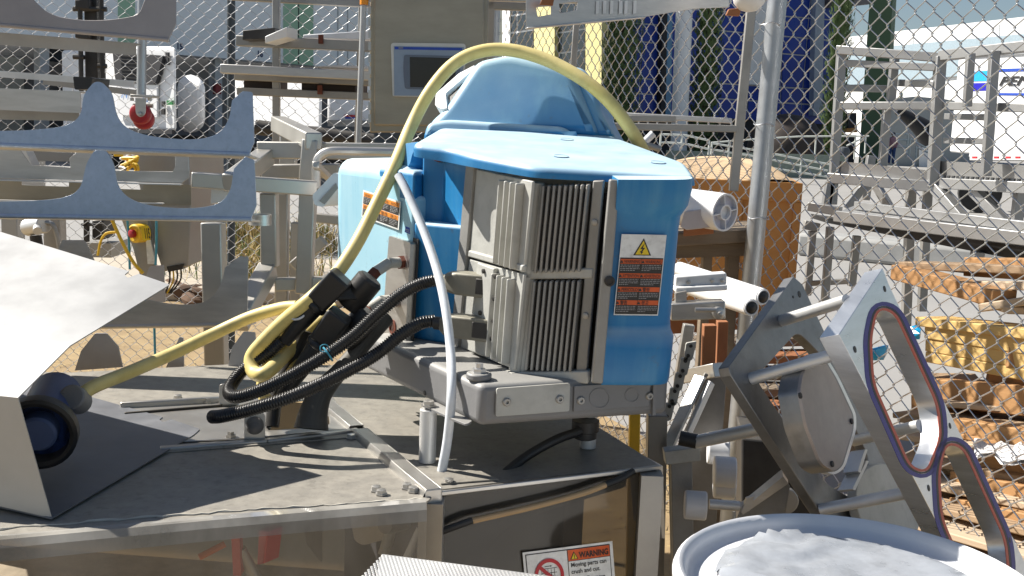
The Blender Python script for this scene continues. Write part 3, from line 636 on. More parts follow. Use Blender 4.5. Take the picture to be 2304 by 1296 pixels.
m = MB(); q = plane3(inW(790, 1150, 1.90), inW(900, 1150, 1.86), inW(800, 1230, 1.90)); m.prism([PL(*p, q) for p in arcpts([(785, 1150), (925, 1140), (915, 1200), (815, 1228, 12), (797, 1215, 8)])], (0, .003, 0)); m.build('guard_sheet', panelst, pl_)
m = MB(); q = plane3(inW(690, 1170, 1.88), inW(720, 1160, 1.9), inW(720, 1266, 1.88)); m.prism([PL(*p, q) for p in ((684, 1180), (722, 1172), (722, 1264), (690, 1225))], (.002, .003, 0)); m.build('guard_fin', panelst, pl_)
# ---- warning sign on the smoky window
sg = Lab(onR(1175, 1243, .0), onR(1377, 1217, .0), onR(1186, 1358, .0), table, .001); sg.par = sg.rect(0, 0, 1, 1, 0, paper, 'warning_sign')
sg.rect(.025, .045, .965, .96, 1, ink, 'sign_border'); sg.rect(.035, .062, .475, .945, 2, paper, 'sign_field'); sg.rect(.485, .062, .955, .945, 2, paper, 'sign_field')
sg.rect(.485, .062, .955, .275, 3, orange, 'sign_header'); sg.rect(.485, .275, .955, .287, 3, ink, 'sign_rule')
sg.poly([(.55, .095), (.595, .25), (.505, .25)], 4, ink, 'alert_triangle'); sg.poly([(.55, .125), (.582, .238), (.518, .238)], 5, yprint, 'alert_fill'); sg.rect(.546, .155, .554, .21, 6, ink, 'alert_mark'); sg.rect(.546, .217, .554, .23, 6, ink, 'alert_mark')
sg.text('WARNING', .605, .235, .115, ink, 5, wmax=.335, bold=.03)
sg.text('Moving parts can', .505, .40, .085, ink, 4, wmax=.40, bold=.015); sg.text('crush and cut.', .505, .535, .085, ink, 4, wmax=.325, bold=.015); sg.text('Do NOT remove,', .505, .70, .085, ink, 4, wmax=.385, bold=.015)
cx, cy, rx, ry = .26, .50, .16, .335
cir = [(cx + rx * math.cos(g * math.pi / 24), cy + ry * math.sin(g * math.pi / 24)) for g in range(48)]; cir2 = [(cx + .78 * (x - cx), cy + .78 * (y - cy)) for x, y in cir]
m = MB()
for i in range(5): x = cx - .08 + i * .035; m.prism([sg.at(x, cy - .14, 3), sg.at(x + .004, cy - .14, 3), sg.at(x + .004, cy + .15, 3), sg.at(x, cy + .15, 3)], -sg.n * .0003)
for i in range(4): y = cy - .14 + i * .09; m.prism([sg.at(cx - .08, y, 3), sg.at(cx + .09, y, 3), sg.at(cx + .09, y + .01, 3), sg.at(cx - .08, y + .01, 3)], -sg.n * .0003)
m.build('guard_symbol', ink, sg.par)
gear = []
for i in range(32):
    g = 2 * math.pi * i / 32; r_ = 1.0 if (i // 2) % 2 else .76; gear.append((cx + .01 + .04 * r_ * math.cos(g), cy + .05 + .085 * r_ * math.sin(g)))
sg.poly(gear, 4, ink, 'gear_symbol', [[(cx + .01 + .02 * math.cos(2 * math.pi * i / 16), cy + .05 + .043 * math.sin(2 * math.pi * i / 16)) for i in range(16)]])
sg.poly([(cx - .04, cy - .185), (cx + .02, cy - .185), (cx + .02, cy - .195), (cx + .04, cy - .178), (cx + .02, cy - .16), (cx + .02, cy - .172), (cx - .04, cy - .172)], 3, ink, 'arrow_symbol')
sg.poly(cir, 6, redp, 'ban_ring', [cir2]); sg.poly([(cx - .125, cy - .19), (cx - .095, cy - .235), (cx + .125, cy + .19), (cx + .095, cy + .235)], 5, redp, 'ban_bar')
# ---- bracket tabs with rubber buffers on the table
def tab(px, py, w, h, ball, lab):
    f0 = onZ((px, py), TZ + .006); t = thing('buffer_bracket', lab, 'bracket', f0)
    sx = V((.97, .24, 0)); b0 = f0
    pts = [b0 - sx * w / 2, b0 + sx * w / 2]
    out_ = [(-w / 2, 0), (w / 2, 0)] + [(w / 2 - w * .22 + w * .22 * math.cos(g), h - w * .22 + w * .22 * math.sin(g)) for g in (0, .4, .8, 1.2, 1.57)] + [(-w / 2 + w * .22 + w * .22 * math.cos(g), h - w * .22 + w * .22 * math.sin(g)) for g in (1.57, 1.97, 2.37, 2.77, 3.14)]
    m = MB(); m.prism([b0 + sx * x + bz * z for x, z in out_], V((-.24, .97, 0)) * .003); m.build('bracket_plate', steel, t, bevel=.0006)
    m = MB(); m.box(b0 + V((-.24, .97, 0)) * .018 + bz * .0015, sx * w, V((-.24, .97, 0)) * .036, bz * .003); m.build('bracket_foot', steel, t)
    c = b0 + bz * (h * .55); n = V((.24, -.97, 0))
    if ball: MB().lathe(c, n, [(.0165, 0), (.017, .004), (.0155, .010), (.011, .015), (.005, .0175), (0, .018)], 20).build('rubber_buffer', M('grey_rubber', (.10, .10, .105), .6, dust=TAN, dustamt=.5), t, smooth=80)
    else: MB().lathe(c, n, [(.006, 0), (.006, .004), (.004, .005)], 6).build('hex_bolt', steel, t)
    a = b0 + V((-.05, .02, 0)); MB().lathe(a, bz, [(.010, -.004), (.010, .003), (.007, .003), (.007, .009)], 6).build('hex_nut', steel, t)
tab(573, 990, .038, .052, True, 'steel bracket tab holding a round grey rubber buffer')
tab(513, 912, .036, .046, False, 'steel bracket tab with a hex bolt behind the black conduit')
# ================================================================ folded hood with the blue plug
hood = thing('folded_hood', 'folded bright sheet steel hood with pointed tip and notch on the table end', 'hood', onZ((110, 1160)))
hoodm = M('brushed_hood_sheet', (.37, .37, .365), .5, .35, .16, 4, bump=.10, bscale=14, grime=.2)
tip, fold, lowb = W(382, 640, 1.86), W(157, 778, 1.66), W(40, 895, 1.53)
b0 = onZ((116, 1166), TZ + .004)
hp = plane3(tip, fold, W(-20, 520, 2.10))
def onH(px, py): return PL(px, py, hp)
up_ = arcpts([(-560, 350), (290, 610), (280, 618, 3), (288, 625, 3), (312, 616), (382, 640, 4), (157, 778), (-560, 560)])
m = MB(); m.prism([onH(*p) for p in up_], -hp[1] * .002); m.build('hood_top', hoodm, hood, smooth=0)
lp = plane3(onH(157, 778), lowb, onH(-560, 560)); lp_pts = [onH(157, 778), lowb, PL(-560, 836, lp), onH(-560, 560)]
m = MB(); m.prism(lp_pts, -lp[1] * .002); m.build('hood_slope', hoodm, hood)
fp_ = plane3(lowb, b0, W(-20, 1140, 1.52)); m = MB(); m.prism([lowb, b0, PL(-560, 1010, fp_), PL(-560, 836, fp_)], -fp_[1] * .002); m.build('hood_front', M('satin_hood_front', (.47, .45, .41), .5, .5, .1, 7, bump=.05, dust=TAN, dustamt=.2), hood)
bp = [onZ(p, TZ + .006) for p in arcpts([(116, 1166), (436, 978, 6), (450, 965, 5), (385, 943), (368, 950, 3), (358, 944, 3), (366, 938), (80, 858), (-160, 800), (-160, 1105)])]
m = MB(); m.prism(bp, (0, 0, -.002)); m.build('hood_base', M('shaded_base_sheet', (.20, .205, .22), .5, .5, .14, 12, bump=.05), hood)  # the hood's shadow is painted into this darker, bluer sheet colour
m = MB(); q0, q1 = onZ((-250, 760), TZ + .004), onZ((-250, 1085), TZ + .004); m.prism([q0, q1, q1 + bz * .15, q0 + bz * .40], (.002, 0, 0)); m.build('hood_back', steel2, hood)
plug = thing('power_plug', 'blue industrial plug with black collar inside the steel hood', 'plug', W(100, 960, 1.72))
pbl = M('plug_blue', (.02, .06, .22), .45, 0, .1, 10, dust=TAN, dustamt=.3); ax = (W(74, 1000, 1.63) - W(108, 930, 1.74)).normalized()
c0 = W(106, 932, 1.74); MB().lathe(c0, ax, [(.038, -.09), (.043, -.08), (.043, .03), (.050, .035), (.050, .05), (.040, .05)], 28).build('plug_body', pbl, plug)
MB().lathe(c0 + ax * .05, ax, [(.058, 0), (.062, .008), (.062, .028), (.056, .030), (.050, .028), (.048, -.02), (0.03, -.02)], 32).build('plug_collar', black, plug)
MB().lathe(c0 + ax * .04, ax, [(.030, 0), (.030, .035), (.026, .04), (0, .04)], 24).build('plug_core', M('pale_blue_core', (.07, .10, .20), .5), plug)
a = W(166, 895, 1.76); MB().box(a, V((.035, .01, 0)), V((-.01, .03, 0)), bz * .03).build('plug_latch', basegr, plug, bevel=.004)
MB().cyl(W(180, 905, 1.78), W(160, 893, 1.74), .022, 16).build('cable_gland', basegr, plug, bevel=.003)
# ================================================================ yellow cable
def P3(lst): return [W(*p) for p in lst]
yc = thing('yellow_cable', 'thick yellow power cable looped over the blue robot and down to the blue plug', 'cable', W(1100, 110, 2.15))
path = P3([(1456, 360, 2.25), (1442, 330, 2.24), (1418, 290, 2.23), (1370, 228, 2.24), (1310, 178, 2.26), (1230, 135, 2.29), (1150, 113, 2.31), (1080, 116, 2.31), (1020, 145, 2.30), (968, 205, 2.27), (925, 285, 2.25), (886, 378, 2.18), (842, 470, 2.13), (800, 552, 2.08), (752, 622, 2.04), (700, 672, 1.99), (640, 722, 2.0), (592, 770, 2.0), (566, 805, 2.0), (572, 838, 1.98), (600, 838, 1.96), (650, 790, 2.04), (700, 742, 2.06), (760, 690, 2.08)])
MB().tube(spline(path, 8), .0138, 14).build('cable_run', yel, yc)
path = P3([(668, 690, 2.01), (630, 694, 2.02), (560, 715, 2.04), (480, 752, 2.03), (390, 795, 1.97), (290, 838, 1.88), (215, 868, 1.80), (180, 890, 1.77), (168, 897, 1.75)])
MB().tube(spline(path, 8), .0122, 14).build('cable_tail', yel, yc)
path = P3([(690, 700, 2.0), (640, 760, 2.03), (600, 830, 2.03), (590, 880, 2.02), (604, 905, 2.0)])
MB().tube(spline(path, 8), .0120, 12).build('cable_coil', yel, yc)
path = P3([(790, 730, 2.08), (730, 770, 2.06), (690, 800, 2.05), (655, 840, 2.03), (640, 885, 2.01)]); MB().tube(spline(path, 6), .011, 12).build('cable_coil', yel, yc)
a = W(664, 690, 2.0); b = W(690, 700, 2.0); ring = [a + (b - a) * .5 + V((math.cos(g) * .019, math.sin(g) * .02, math.sin(g * 1) * .016 + math.cos(g) * .008)) for g in [i * .3926991 for i in range(17)]]
MB().tube(ring, .0022, 6).build('cable_tie', whiteplastic, yc)
# ================================================================ white hose
wh = MB().tube(spline(P3([(896, 394, 2.08), (915, 430, 2.06), (948, 505, 2.02), (978, 590, 1.97), (1000, 680, 1.91), (1013, 780, 1.86), (1016, 880, 1.80), (1008, 980, 1.80), (996, 1050, 1.81), (988, 1085, 1.815)]), 8), .0084, 14).build('white_hose', hosew, None)
tag(wh, 'milky white plastic hose hanging down in front of the blue robot', 'hose')
# ================================================================ corrugated conduits with grey connectors
def corr(name, pts, r, par, pitch=.0048):
    c = spline(pts, 24); L_ = [0]
    for a, b in zip(c, c[1:]): L_.append(L_[-1] + (b - a).length)
    n = int(L_[-1] / pitch * 4); P = []; R = []; j = 0
    for i in range(n + 1):
        d = L_[-1] * i / n
        while j < len(L_) - 2 and L_[j + 1] < d: j += 1
        t = (d - L_[j]) / max(L_[j + 1] - L_[j], 1e-9); P.append(c[j].lerp(c[j + 1], t)); R.append(r if i % 4 in (0, 1) else r * .84)
    return MB().tube(P, R, 14).build(name, blackgl, par, smooth=60)
olive = M('olive_grey_connector', (.20, .19, .155), .55, .3, .12, 14, bump=.08, dust=(.45, .42, .33), dustamt=.5)
def conduit(lab, pts, cpts, r):
    t = thing('conduit', lab, 'conduit', pts[0]); corr('corrugated_hose', pts, r, t)
    (x0, y0, d0), (x1, y1, d1) = cpts; p, q = W(*cpts[0]), W(*cpts[1])
    dd = (q - p).normalized(); sy = bz - dd * dd.z; sy.normalize(); sx = dd.cross(sy)
    def ring(c, hw, hh, ch):
        return [c + sx * x + sy * y for x, y in ((hw - ch, hh), (hw, hh - ch), (hw, -hh + ch), (hw - ch, -hh), (-hw + ch, -hh), (-hw, -hh + ch), (-hw, hh - ch), (-hw + ch, hh))]
    m = MB(); R = [ring(p, .011, .011, .004), ring(p + dd * .010, .018, .0185, .006), ring(p + dd * .030, .021, .021, .003), ring(q, .021, .021, .002)]
    o = len(m.v); vs = [v for r_ in R for v in r_]; fs = [tuple(range(8)), tuple(24 + i for i in reversed(range(8)))]
    for i in range(3):
        for k in range(8): fs.append((i * 8 + k, i * 8 + (k + 1) % 8, i * 8 + 8 + (k + 1) % 8, i * 8 + 8 + k))
    m.add(vs, fs); m.build('connector', olive, t, bevel=.0015)
    c = mid(p, q, .82); m = MB(); m.box(c + sx * 0, dd * .03, sx * .044, sy * .030); m.build('connector_clip', dark, t, bevel=.002)
    MB().tube([p - dd * .012, p + dd * .006], .0125, 14).build('hose_nut', black, t)
    return t
conduit('black corrugated conduit from the upper grey connector curling back under a black boot', P3([(985, 630, 1.99), (950, 638, 1.985), (905, 660, 1.97), (850, 705, 1.95), (790, 760, 1.93), (725, 805, 1.91), (650, 848, 1.90), (580, 880, 1.90), (528, 893, 1.91), (516, 876, 1.95), (545, 835, 1.99), (595, 800, 2.0), (635, 765, 2.0)]), ((1000, 632, 1.985), (1116, 645, 1.955)), .0125)
conduit('black corrugated conduit from the lower grey connector lying loose across the table', P3([(978, 722, 1.98), (945, 728, 1.97), (900, 755, 1.95), (850, 795, 1.93), (790, 830, 1.90), (720, 865, 1.87), (640, 898, 1.84), (560, 922, 1.84), (500, 936, 1.85), (478, 938, 1.87)]), ((992, 728, 1.97), (1108, 742, 1.94)), .0125)
zt_ = thing('cable_tie', 'pale blue cable tie round the upper black conduit', 'tie', W(735, 795, 1.9))
c = W(738, 797, 1.912); d = (W(725, 805, 1.91) - W(790, 760, 1.93)).normalized(); a_ = d.orthogonal().normalized(); b_ = d.cross(a_); tie = M('pale_blue_tie', (.06, .30, .42), .4)
MB().tube([c + (a_ * math.cos(g) + b_ * math.sin(g)) * .0145 for g in [i * .3307 for i in range(20)]], .0018, 6).build('tie_band', tie, zt_)
MB().tube(spline(P3([(742, 790, 1.895), (735, 776, 1.89), (722, 778, 1.89), (722, 790, 1.89), (735, 792, 1.892)]), 6), .001, 6).build('tie_tail', tie, zt_)
# ================================================================ black moulded plugs (boots)
def boot(lab, A, B, C, D, E_, r):
    t = thing('moulded_plug', lab, 'plug', B)
    MB().tube([A, mid(A, B, .5), B], [r * .62, r * .85, r * 1.05], 16).build('boot_sleeve', black, t, bevel=.001)
    MB().lathe(B, (C - B), [(r * 1.05, -.004), (r * 1.28, 0), (r * 1.28, .008), (r * 1.05, .012)], 16).build('boot_collar', black, t, bevel=.002)
    d = (C - B).normalized(); sy = (bz - d * d.z).normalized(); sx = d.cross(sy); L_ = (C - B).length
    m = MB(); m.hexa([B + d * .008 + sx * i * r * 1.15 + sy * j * r * 1.15 for i, j in ((-1, -1), (1, -1), (1, 1), (-1, 1))], [C + sx * i * r * 1.6 + sy * j * r * 1.25 for i, j in ((-1, -1), (1, -1), (1, 1), (-1, 1))]); m.build('plug_block', black, t, bevel=.006, seg=3)
    MB().lathe(D, E_ - D, [(r * 1.3, 0), (r * 1.4, .004), (r * 1.4, (E_ - D).length - .006), (r * 1.15, (E_ - D).length)], 20).build('plug_socket', black, t, bevel=.002)
    m = MB(); m.hexa([C - d * .04 + sx * i * r * 1.3 + sy * j * r * 1.1 for i, j in ((-1, -1), (1, -1), (1, 1), (-1, 1))], [mid(D, E_, .5) + sx * i * r * 1.1 + sy * j * r * .9 for i, j in ((-1, -1), (1, -1), (1, 1), (-1, 1))]); m.build('plug_neck', black, t, bevel=.006)
    return t
boot('black moulded plug, upper of the two, beside the yellow cable', W(640, 770, 2.0), W(706, 690, 2.0), W(770, 622, 2.0), W(782, 690, 2.03), W(836, 625, 2.03), .0195)
boot('black moulded plug, lower one, under the black conduit', W(632, 895, 1.99), W(715, 778, 1.99), W(768, 706, 1.99), W(772, 770, 2.03), W(832, 702, 2.03), .0195)
rb = MB().tube(spline(P3([(700, 965, 1.96), (705, 930, 1.97), (722, 885, 1.985), (760, 840, 2.0), (800, 795, 2.03), (842, 740, 2.06), (862, 712, 2.08)]), 6), [.033 - .016 * min(i / 18, 1) + .006 * max(0, (i - 26) / 10) for i in range(37)], 18).build('rubber_boot', M('grey_black_rubber', (.035, .036, .034), .6, 0, .2, 14, dust=TAN, dustamt=.4), None)
tag(rb, 'large grey black rubber cable boot rising out of the table slot', 'boot')
bc = MB().tube(spline(P3([(690, 742, 2.05), (665, 800, 2.05), (640, 850, 2.05), (620, 900, 2.04), (612, 960, 2.02)]), 6), .014, 12).build('black_cable', black, None)
tag(bc, 'thick black cable running down behind the moulded plugs into the table slot', 'cable')
# black cable below the robot with its gland, and the tan hose
gl = thing('gland_cable', 'black cable from the round gland under the robot down to the angle strip', 'cable', W(1318, 962, 1.93))
MB().lathe(W(1318, 945, 1.95), -bz, [(.026, 0), (.026, .02), (.022, .022), (.022, .034), (.018, .036)], 18).build('gland', black, gl)
MB().tube(spline(P3([(1305, 970, 1.93), (1250, 990, 1.90), (1180, 1030, 1.87), (1110, 1085, 1.81), (1050, 1120, 1.775), (1000, 1160, 1.765), (970, 1185, 1.76)]), 8), .0088, 12).build('cable_run', black, gl)
th = thing('tan_hose', 'tan hose with black ends hanging in front of the arched steel sheet', 'hose', onR(1200, 1110))
MB().tube(spline([onR(1365, 1090, .012), onR(1310, 1110, .012), onR(1200, 1140, .014), (onR(1060, 1172, .014))], 8), .0055, 10).build('tan_sleeve', M('tan_rubber', (.40, .27, .14), .55, bump=.06), th)
MB().tube(spline([onR(1425, 1060, .004), onR(1395, 1078, .010), onR(1362, 1091, .012)], 6), .0062, 10).build('black_end', black, th)
MB().tube(spline([onR(1062, 1171, .014), onR(1020, 1186, .012), onR(985, 1200, .006), onR(960, 1216, .0)], 6), .0062, 10).build('black_end', black, th)
# dimpled plate in the front
pf_ = plane3(W(858, 1246, 1.42), W(1240, 1296, 1.36), W(840, 1330, 1.30)); 
dp = thing('dimpled_plate', 'bright dimpled aluminium plate edge below the warning sign', 'plate', W(1000, 1290, 1.38))
m = MB(); m.prism([PL(*p, pf_) for p in arcpts([(858, 1246, 4), (1330, 1308), (1330, 1500), (800, 1500)])], -pf_[1] * .004); dim_pl = m.build('plate_sheet', steel2, dp, bevel=.001)
e1 = (W(1240, 1296, 1.36) - W(858, 1246, 1.42)).normalized(); e2 = pf_[1].cross(e1); e2 = e2 if e2.z < 0 else -e2; o0 = PL(858, 1246, pf_) + e1 * .004 + e2 * .004; m = MB()
for i in range(44):
    for j in range(16):
        c = o0 + e1 * (i * .0056 + (j % 2) * .0028) + e2 * (j * .0052); h = pf_[1] * .0016; b4 = [c + e1 * .0024, c + e2 * .0036, c - e1 * .0024, c - e2 * .0036]
        m.add(b4 + [c + h], [(0, 1, 4), (1, 2, 4), (2, 3, 4), (3, 0, 4)])
m.build('dimples', steel2, dp, kind='stuff', smooth=80)
# ================================================================ far buildings
wallw = M('painted_tilt_wall', (.86, .88, .88), .8, 0, .04, .3, bump=.05)
greenw = M('pale_green_stripe', (.36, .55, .38), .8, 0, .05, .4); darkrec = M('dark_recess', (.02, .02, .024), .7); glassd = M('dark_glass', (.012, .018, .025), .12, 0, .2, .4, bump=0)
WLp = W(402, 103, 44); WL = vplane(WLp, (.66, .75)); nW = WL[1]
def onW(px, py, off=0): return PL(px, py, (WL[0] + nW * off, nW))
wh_ = thing('warehouse', 'pale warehouse with green stripes and numbered loading docks behind the left fence', 'warehouse', gz(WLp, 0))
def wq(pts, th, off, name, mat, par): return MB().prism([onW(*p, off) for p in pts], -nW * th).build(name, mat, par, smooth=0)
wq([(-400, -500), (1130, -500), (1130, 182), (-400, 58)], 1.2, 0, 'upper_wall', wallw, wh_)
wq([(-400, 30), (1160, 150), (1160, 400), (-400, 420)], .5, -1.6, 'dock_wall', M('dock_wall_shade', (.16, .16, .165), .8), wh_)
for (x0, x1) in ((266, 304), (638, 705)): wq([(x0, -500), (x1, -500), (x1, 92 + .082 * x1 - 2), (x0, 92 + .082 * x0 - 2)], .05, .03, 'green_stripe', greenw, wh_)
m = MB()
wq([(671, -500), (673, -500), (673, 144), (671, 144)], .05, .035, 'wall_joint', darkrec, wh_)
for x in (760, 782): wq([(x, -300), (x + 1.5, -300), (x + 1.5, 155), (x, 155)], .05, .03, 'wall_joint', M('joint_grey', (.4, .42, .42), .8), wh_)
for tx, px, py in (('15', 396, 97), ('16', 577, 114)):
    L_ = Lab(onW(px, py), onW(px + 12, py + 1.2), onW(px, py + 13), wh_, .03); L_.text(tx, 0, 1, 1, M('number_blue', (.03, .05, .12), .6), 2, wmax=1.0, bold=.045, name='dock_number')
colg = M('dock_column_grey', (.50, .51, .51), .8)
for (x0, x1) in ((90, 111), (484, 500)): wq([(x0, 96), (x1, 98), (x1, 330), (x0, 330)], .5, -.5, 'dock_column', colg, wh_)
for (x0, x1) in ((-60, 54),): wq([(x0, 124), (x1, 130), (x1, 300), (x0, 296)], .1, -1.3, 'dock_door', M('dock_door_beige', (.36, .34, .29), .7), wh_)
wq([(112, 106), (330, 120), (330, 150), (112, 138)], .3, -.9, 'dock_canopy', darkrec, wh_)
wq([(485, 188), (498, 188), (498, 212), (485, 212)], .2, -.2, 'dock_lamp', M('dock_lamp_red', (.25, .03, .03), .6), wh_)
# trailers in the docks
wtr = M('white_trailer', (.80, .80, .80), .45, 0, .04, .6, bump=0); tyre = M('tyre_rubber', (.02, .02, .02), .8)
def trailer(lab, x0, x1, y0, y1, D, depth, slant=0.0, round_=0.12):
    a, b = W(x0, y0, D), W(x1, y0, D + slant); c, d = W(x1, y1, D + slant), W(x0, y1, D); n = (b - a).cross(d - a).normalized(); n = n if n.y > 0 else -n; n.z = 0; n.normalize()
    away = V((a.x, a.y, 0)).normalized()
    t = thing('trailer', lab, 'trailer', gz((a + b) / 2, 0)); m = MB(); m.prism([a, b, gz(b, c.z), gz(a, d.z)], away * depth); m.build('body', wtr, t, bevel=round_, seg=3)
    for k in (0.2, .8):
        p = mid(gz(a, .5), gz(b, .5), k) + away * 1.2; s = (b - a).normalized(); s.z = 0
        MB().cyl(p - s * .28, p + s * .28, .5, 18).build('wheel', tyre, t)
    return t, a, b, c, d
t, a, b, c, d = trailer('white refrigerated trailer with a black cooling grille and faint blue lettering', 237, 396, 103, 298, 32, 11, slant=-2.4)
Q = plane3(a, b, d); Q = (Q[0] + Q[1] * .03, Q[1])
def pq(pts, th, name, mat, off=0.0): return MB().prism([PL(*p, (Q[0] + Q[1] * off, Q[1])) for p in pts], Q[1] * th).build(name, mat, t)
pq(arcpts([(262, 118), (376, 126, 6), (358, 190, 8), (268, 184, 10)]), .12, 'cooling_unit', darkrec)
for k in range(7): pq([(270 + k * .5, 124 + 8 * k), (325 - k, 128 + 8 * k), (325 - k, 130 + 8 * k), (270 + k * .5, 126 + 8 * k)], .04, 'grille_slat', dark, .12)
pq([(267, 186), (357, 192), (357, 264), (267, 258)], .06, 'service_door', wtr)
pq([(376, 118), (382, 118), (382, 146), (376, 146)], .05, 'side_vent', darkrec); pq([(367, 228), (373, 228), (373, 240), (367, 240)], .05, 'latch', dark); pq([(366, 245), (373, 245), (373, 258), (366, 258)], .05, 'latch', dark); pq([(378, 226), (391, 226), (391, 236), (378, 236)], .05, 'green_switch', M('green_box', (.02, .2, .05), .6))
pq([(240, 286), (394, 292), (394, 302), (240, 298)], .1, 'bumper', darkrec)
L_ = Lab(PL(276, 203, Q), PL(350, 209, Q), PL(276, 222, Q), t, .08); L_.text('M', .02, .9, .85, M('logo_blue', (.05, .22, .55), .5), 1, wmax=.2, shear=.2); L_.text('ay', .66, .9, .75, M('logo_blue_b', (.05, .22, .55), .5), 1, wmax=.3, shear=.2)
trailer('white trailer nose with a sloped top left of the grille', 139, 233, 112, 292, 34, 10, slant=-1.6)
trailer('grey white trailer nose with a rounded corner under dock sign 15', 399, 462, 166, 300, 33, 10, slant=-.8, round_=.4)
trailer('bright white trailer side seen under the loaded shelves', 528, 726, 168, 296, 26, 6, slant=-2.2)
t, a, b, c, d = trailer('small white trailer with a red and blue sticker left of the steel enclosure', 738, 872, 172, 284, 30, 8)
Q = plane3(a, b, d); pq([(775, 258), (806, 259), (806, 263.5), (775, 262.5)], .04, 'red_stripe', redp, .02); pq([(777, 263), (806, 264), (806, 268), (777, 267)], .04, 'blue_stripe', bluep, .02); pq([(738, 270), (870, 272), (870, 286), (738, 284)], .05, 'trailer_sill', dull, .02)
# office block: yellow wing and blue curtain wall
yw = M('pale_yellow_wall', (.66, .60, .28), .8, 0, .04, .4, bump=.03); mul = M('white_mullion', (.70, .71, .73), .4); bluegl = M('blue_glass', (.022, .065, .40), .3, 0, .25, .25, col2=(.012, .038, .26), amt=1.0, bump=0, spec=.25)
off = thing('office_block', 'office block with a pale yellow wing and a blue glass curtain wall', 'building', gz(W(1360, 200, 60), 0))
YP = vplane(W(1355, 200, 58), (-.43, .9)); BP = vplane(W(1420, 200, 60), (.87, .49))
def onK(Pn, px, py, o=0): return PL(px, py, (Pn[0] + Pn[1] * o, Pn[1]))
def kq(Pn, pts, th, o, name, mat, par): return MB().prism([onK(Pn, *p, o) for p in pts], -Pn[1] * th).build(name, mat, par, smooth=0)
kq(YP, [(1126, -400), (1358, -400), (1358, 420), (1126, 420)], 1, -.25, 'yellow_wall', yw, off)
kq(YP, [(1128, -400), (1147, -400), (1146, 420), (1128, 420)], .3, .05, 'white_pier', wallw, off)
for (x0, x1) in ((1148, 1201), (1252, 1317)):
    ys = [y for y in (-60, -8, 33, 72, 118, 165, 210, 260)]
    sl = -.145
    fr = kq(YP, [(x0, -200), (x1, -200), (x1, 300), (x0, 300)], .1, -.1, 'window', mul, off)
    xm = [x0, x0 + 14 if x0 < 1200 else x1, x1] if x0 < 1200 else [x0, x1]
    for i in range(len(ys) - 1):
        for xa, xb in zip(xm, xm[1:]):
            kq(YP, [(xa + 1.5, ys[i] + 4 + sl * (xa - x0)), (xb - 1.5, ys[i] + 4 + sl * (xb - x0)), (xb - 1.5, ys[i + 1] + sl * (xb - x0)), (xa + 1.5, ys[i + 1] + sl * (xa - x0))], .03, -.04, 'pane', glassd, fr)
for (x0, x1) in ((1203, 1250), (1319, 1356)): kq(YP, [(x0, -400), (x1, -400), (x1 - 4, 420), (x0 - 2, 420)], .5, .2, 'yellow_pier', yw, off)
kq(BP, [(1356, -400), (1900, -400), (1880, 420), (1350, 420)], 1, -.3, 'curtain_wall', darkrec, off)  # near-black backing paints the shade below the glass rows
rowl = [(-75, -55), (-30, -8), (12, 12 + 0), (52, 88), (93, 127), (176, 201), (210, 236), (250, 276)]
rowl = [(-72, -40), (-31, 2), (14, 48), (52, 88), (93, 127), (176, 201), (210, 236), (252, 278)]
rowl = [(-110, -76), (-71, -35), (11, 42), (52, 88), (93, 127), (176, 201), (210, 236), (254, 280)]
def ry(k, x): a, b = rowl[k]; return a + (b - a) * (x - 1430) / 405
cols = [(1352, 1358), (1438, 1448), (1520, 1525), (1600, 1612), (1682, 1690), (1756, 1764), (1803, 1824), (1862, 1890)]
for i in range(len(rowl) - 1):
    for (xa, xa2), (xb, xb2) in zip(cols, cols[1:]):
        f = lambda x0, x1, y: x1 + (x0 - x1) * y / 250
        def q(kx, k): x = f(*kx, ry(k, kx[1])); return x, ry(k, x)
        p0, p1, p2, p3 = q((xa, xa2), i), q((xb, xb2), i), q((xb, xb2), i + 1), q((xa, xa2), i + 1)
        e = 1.6
        kq(BP, [(p0[0] + e, p0[1] + e), (p1[0] - e, p1[1] + e), (p2[0] - e, p2[1] - e), (p3[0] + e, p3[1] - e)], .05, -.1, 'pane', bluegl, off)
kq(BP, [(1352, -400), (1892, -400), (1868, 276), (1352, 246)], .05, -.2, 'mullion_grid', mul, off)
for xa, xb, mt in ((1494, 1506, darkrec), (1505, 1517, M('blue_fin', (.10, .25, .42), .4)), (1838, 1858, M('grey_fin', (.35, .40, .48), .4))): kq(BP, [(xa + 6, -400), (xb + 6, -400), (xb - 8, 260), (xa - 8, 260)], .4, .3, 'fin_or_reflection', mt, off)  # dark strip is a painted reflection in the glass; the other two are fins
kq(BP, [(1690, -400), (1730, -400), (1724, 192), (1686, 190)], .4, .35, 'white_pier', white, off)
kq(BP, [(1880, -60), (2020, -60), (2015, 4), (1886, 16)], 4, 1.0, 'roof_soffit', M('soffit', (.20, .18, .18), .8), off)
m = MB(); p, q = W(1553, -300, 52), W(1528, 330, 52); MB().cyl(V((q.x, q.y, 0)), V((p.x, p.y, p.z)), .40, 24).build('round_column', white, off)
gc = M('dark_green_column', (.075, .13, .065), .7, 0, .1, .5)
a = W(1968, 330, 62); tgc = thing('entrance_column', 'tall square dark green entrance column beside the white warehouse', 'column', gz(a, 0))
m = MB(); z1 = W(1980, -120, 62); x0, x1 = W(1935, 330, 62), W(1992, 330, 62); x2, x3 = W(1955, 0, 62), W(2005, 0, 62)
m.hexa([gz(x0, 0), gz(x1, 0), gz(x1, 0) + V((0.8, 1.7, 0)), gz(x0, 0) + V((.8, 1.7, 0))], [gz(x2, 12), gz(x3, 12), gz(x3, 12) + V((.8, 1.7, 0)), gz(x2, 12) + V((.8, 1.7, 0))]); m.build('column_shaft', gc, tgc)
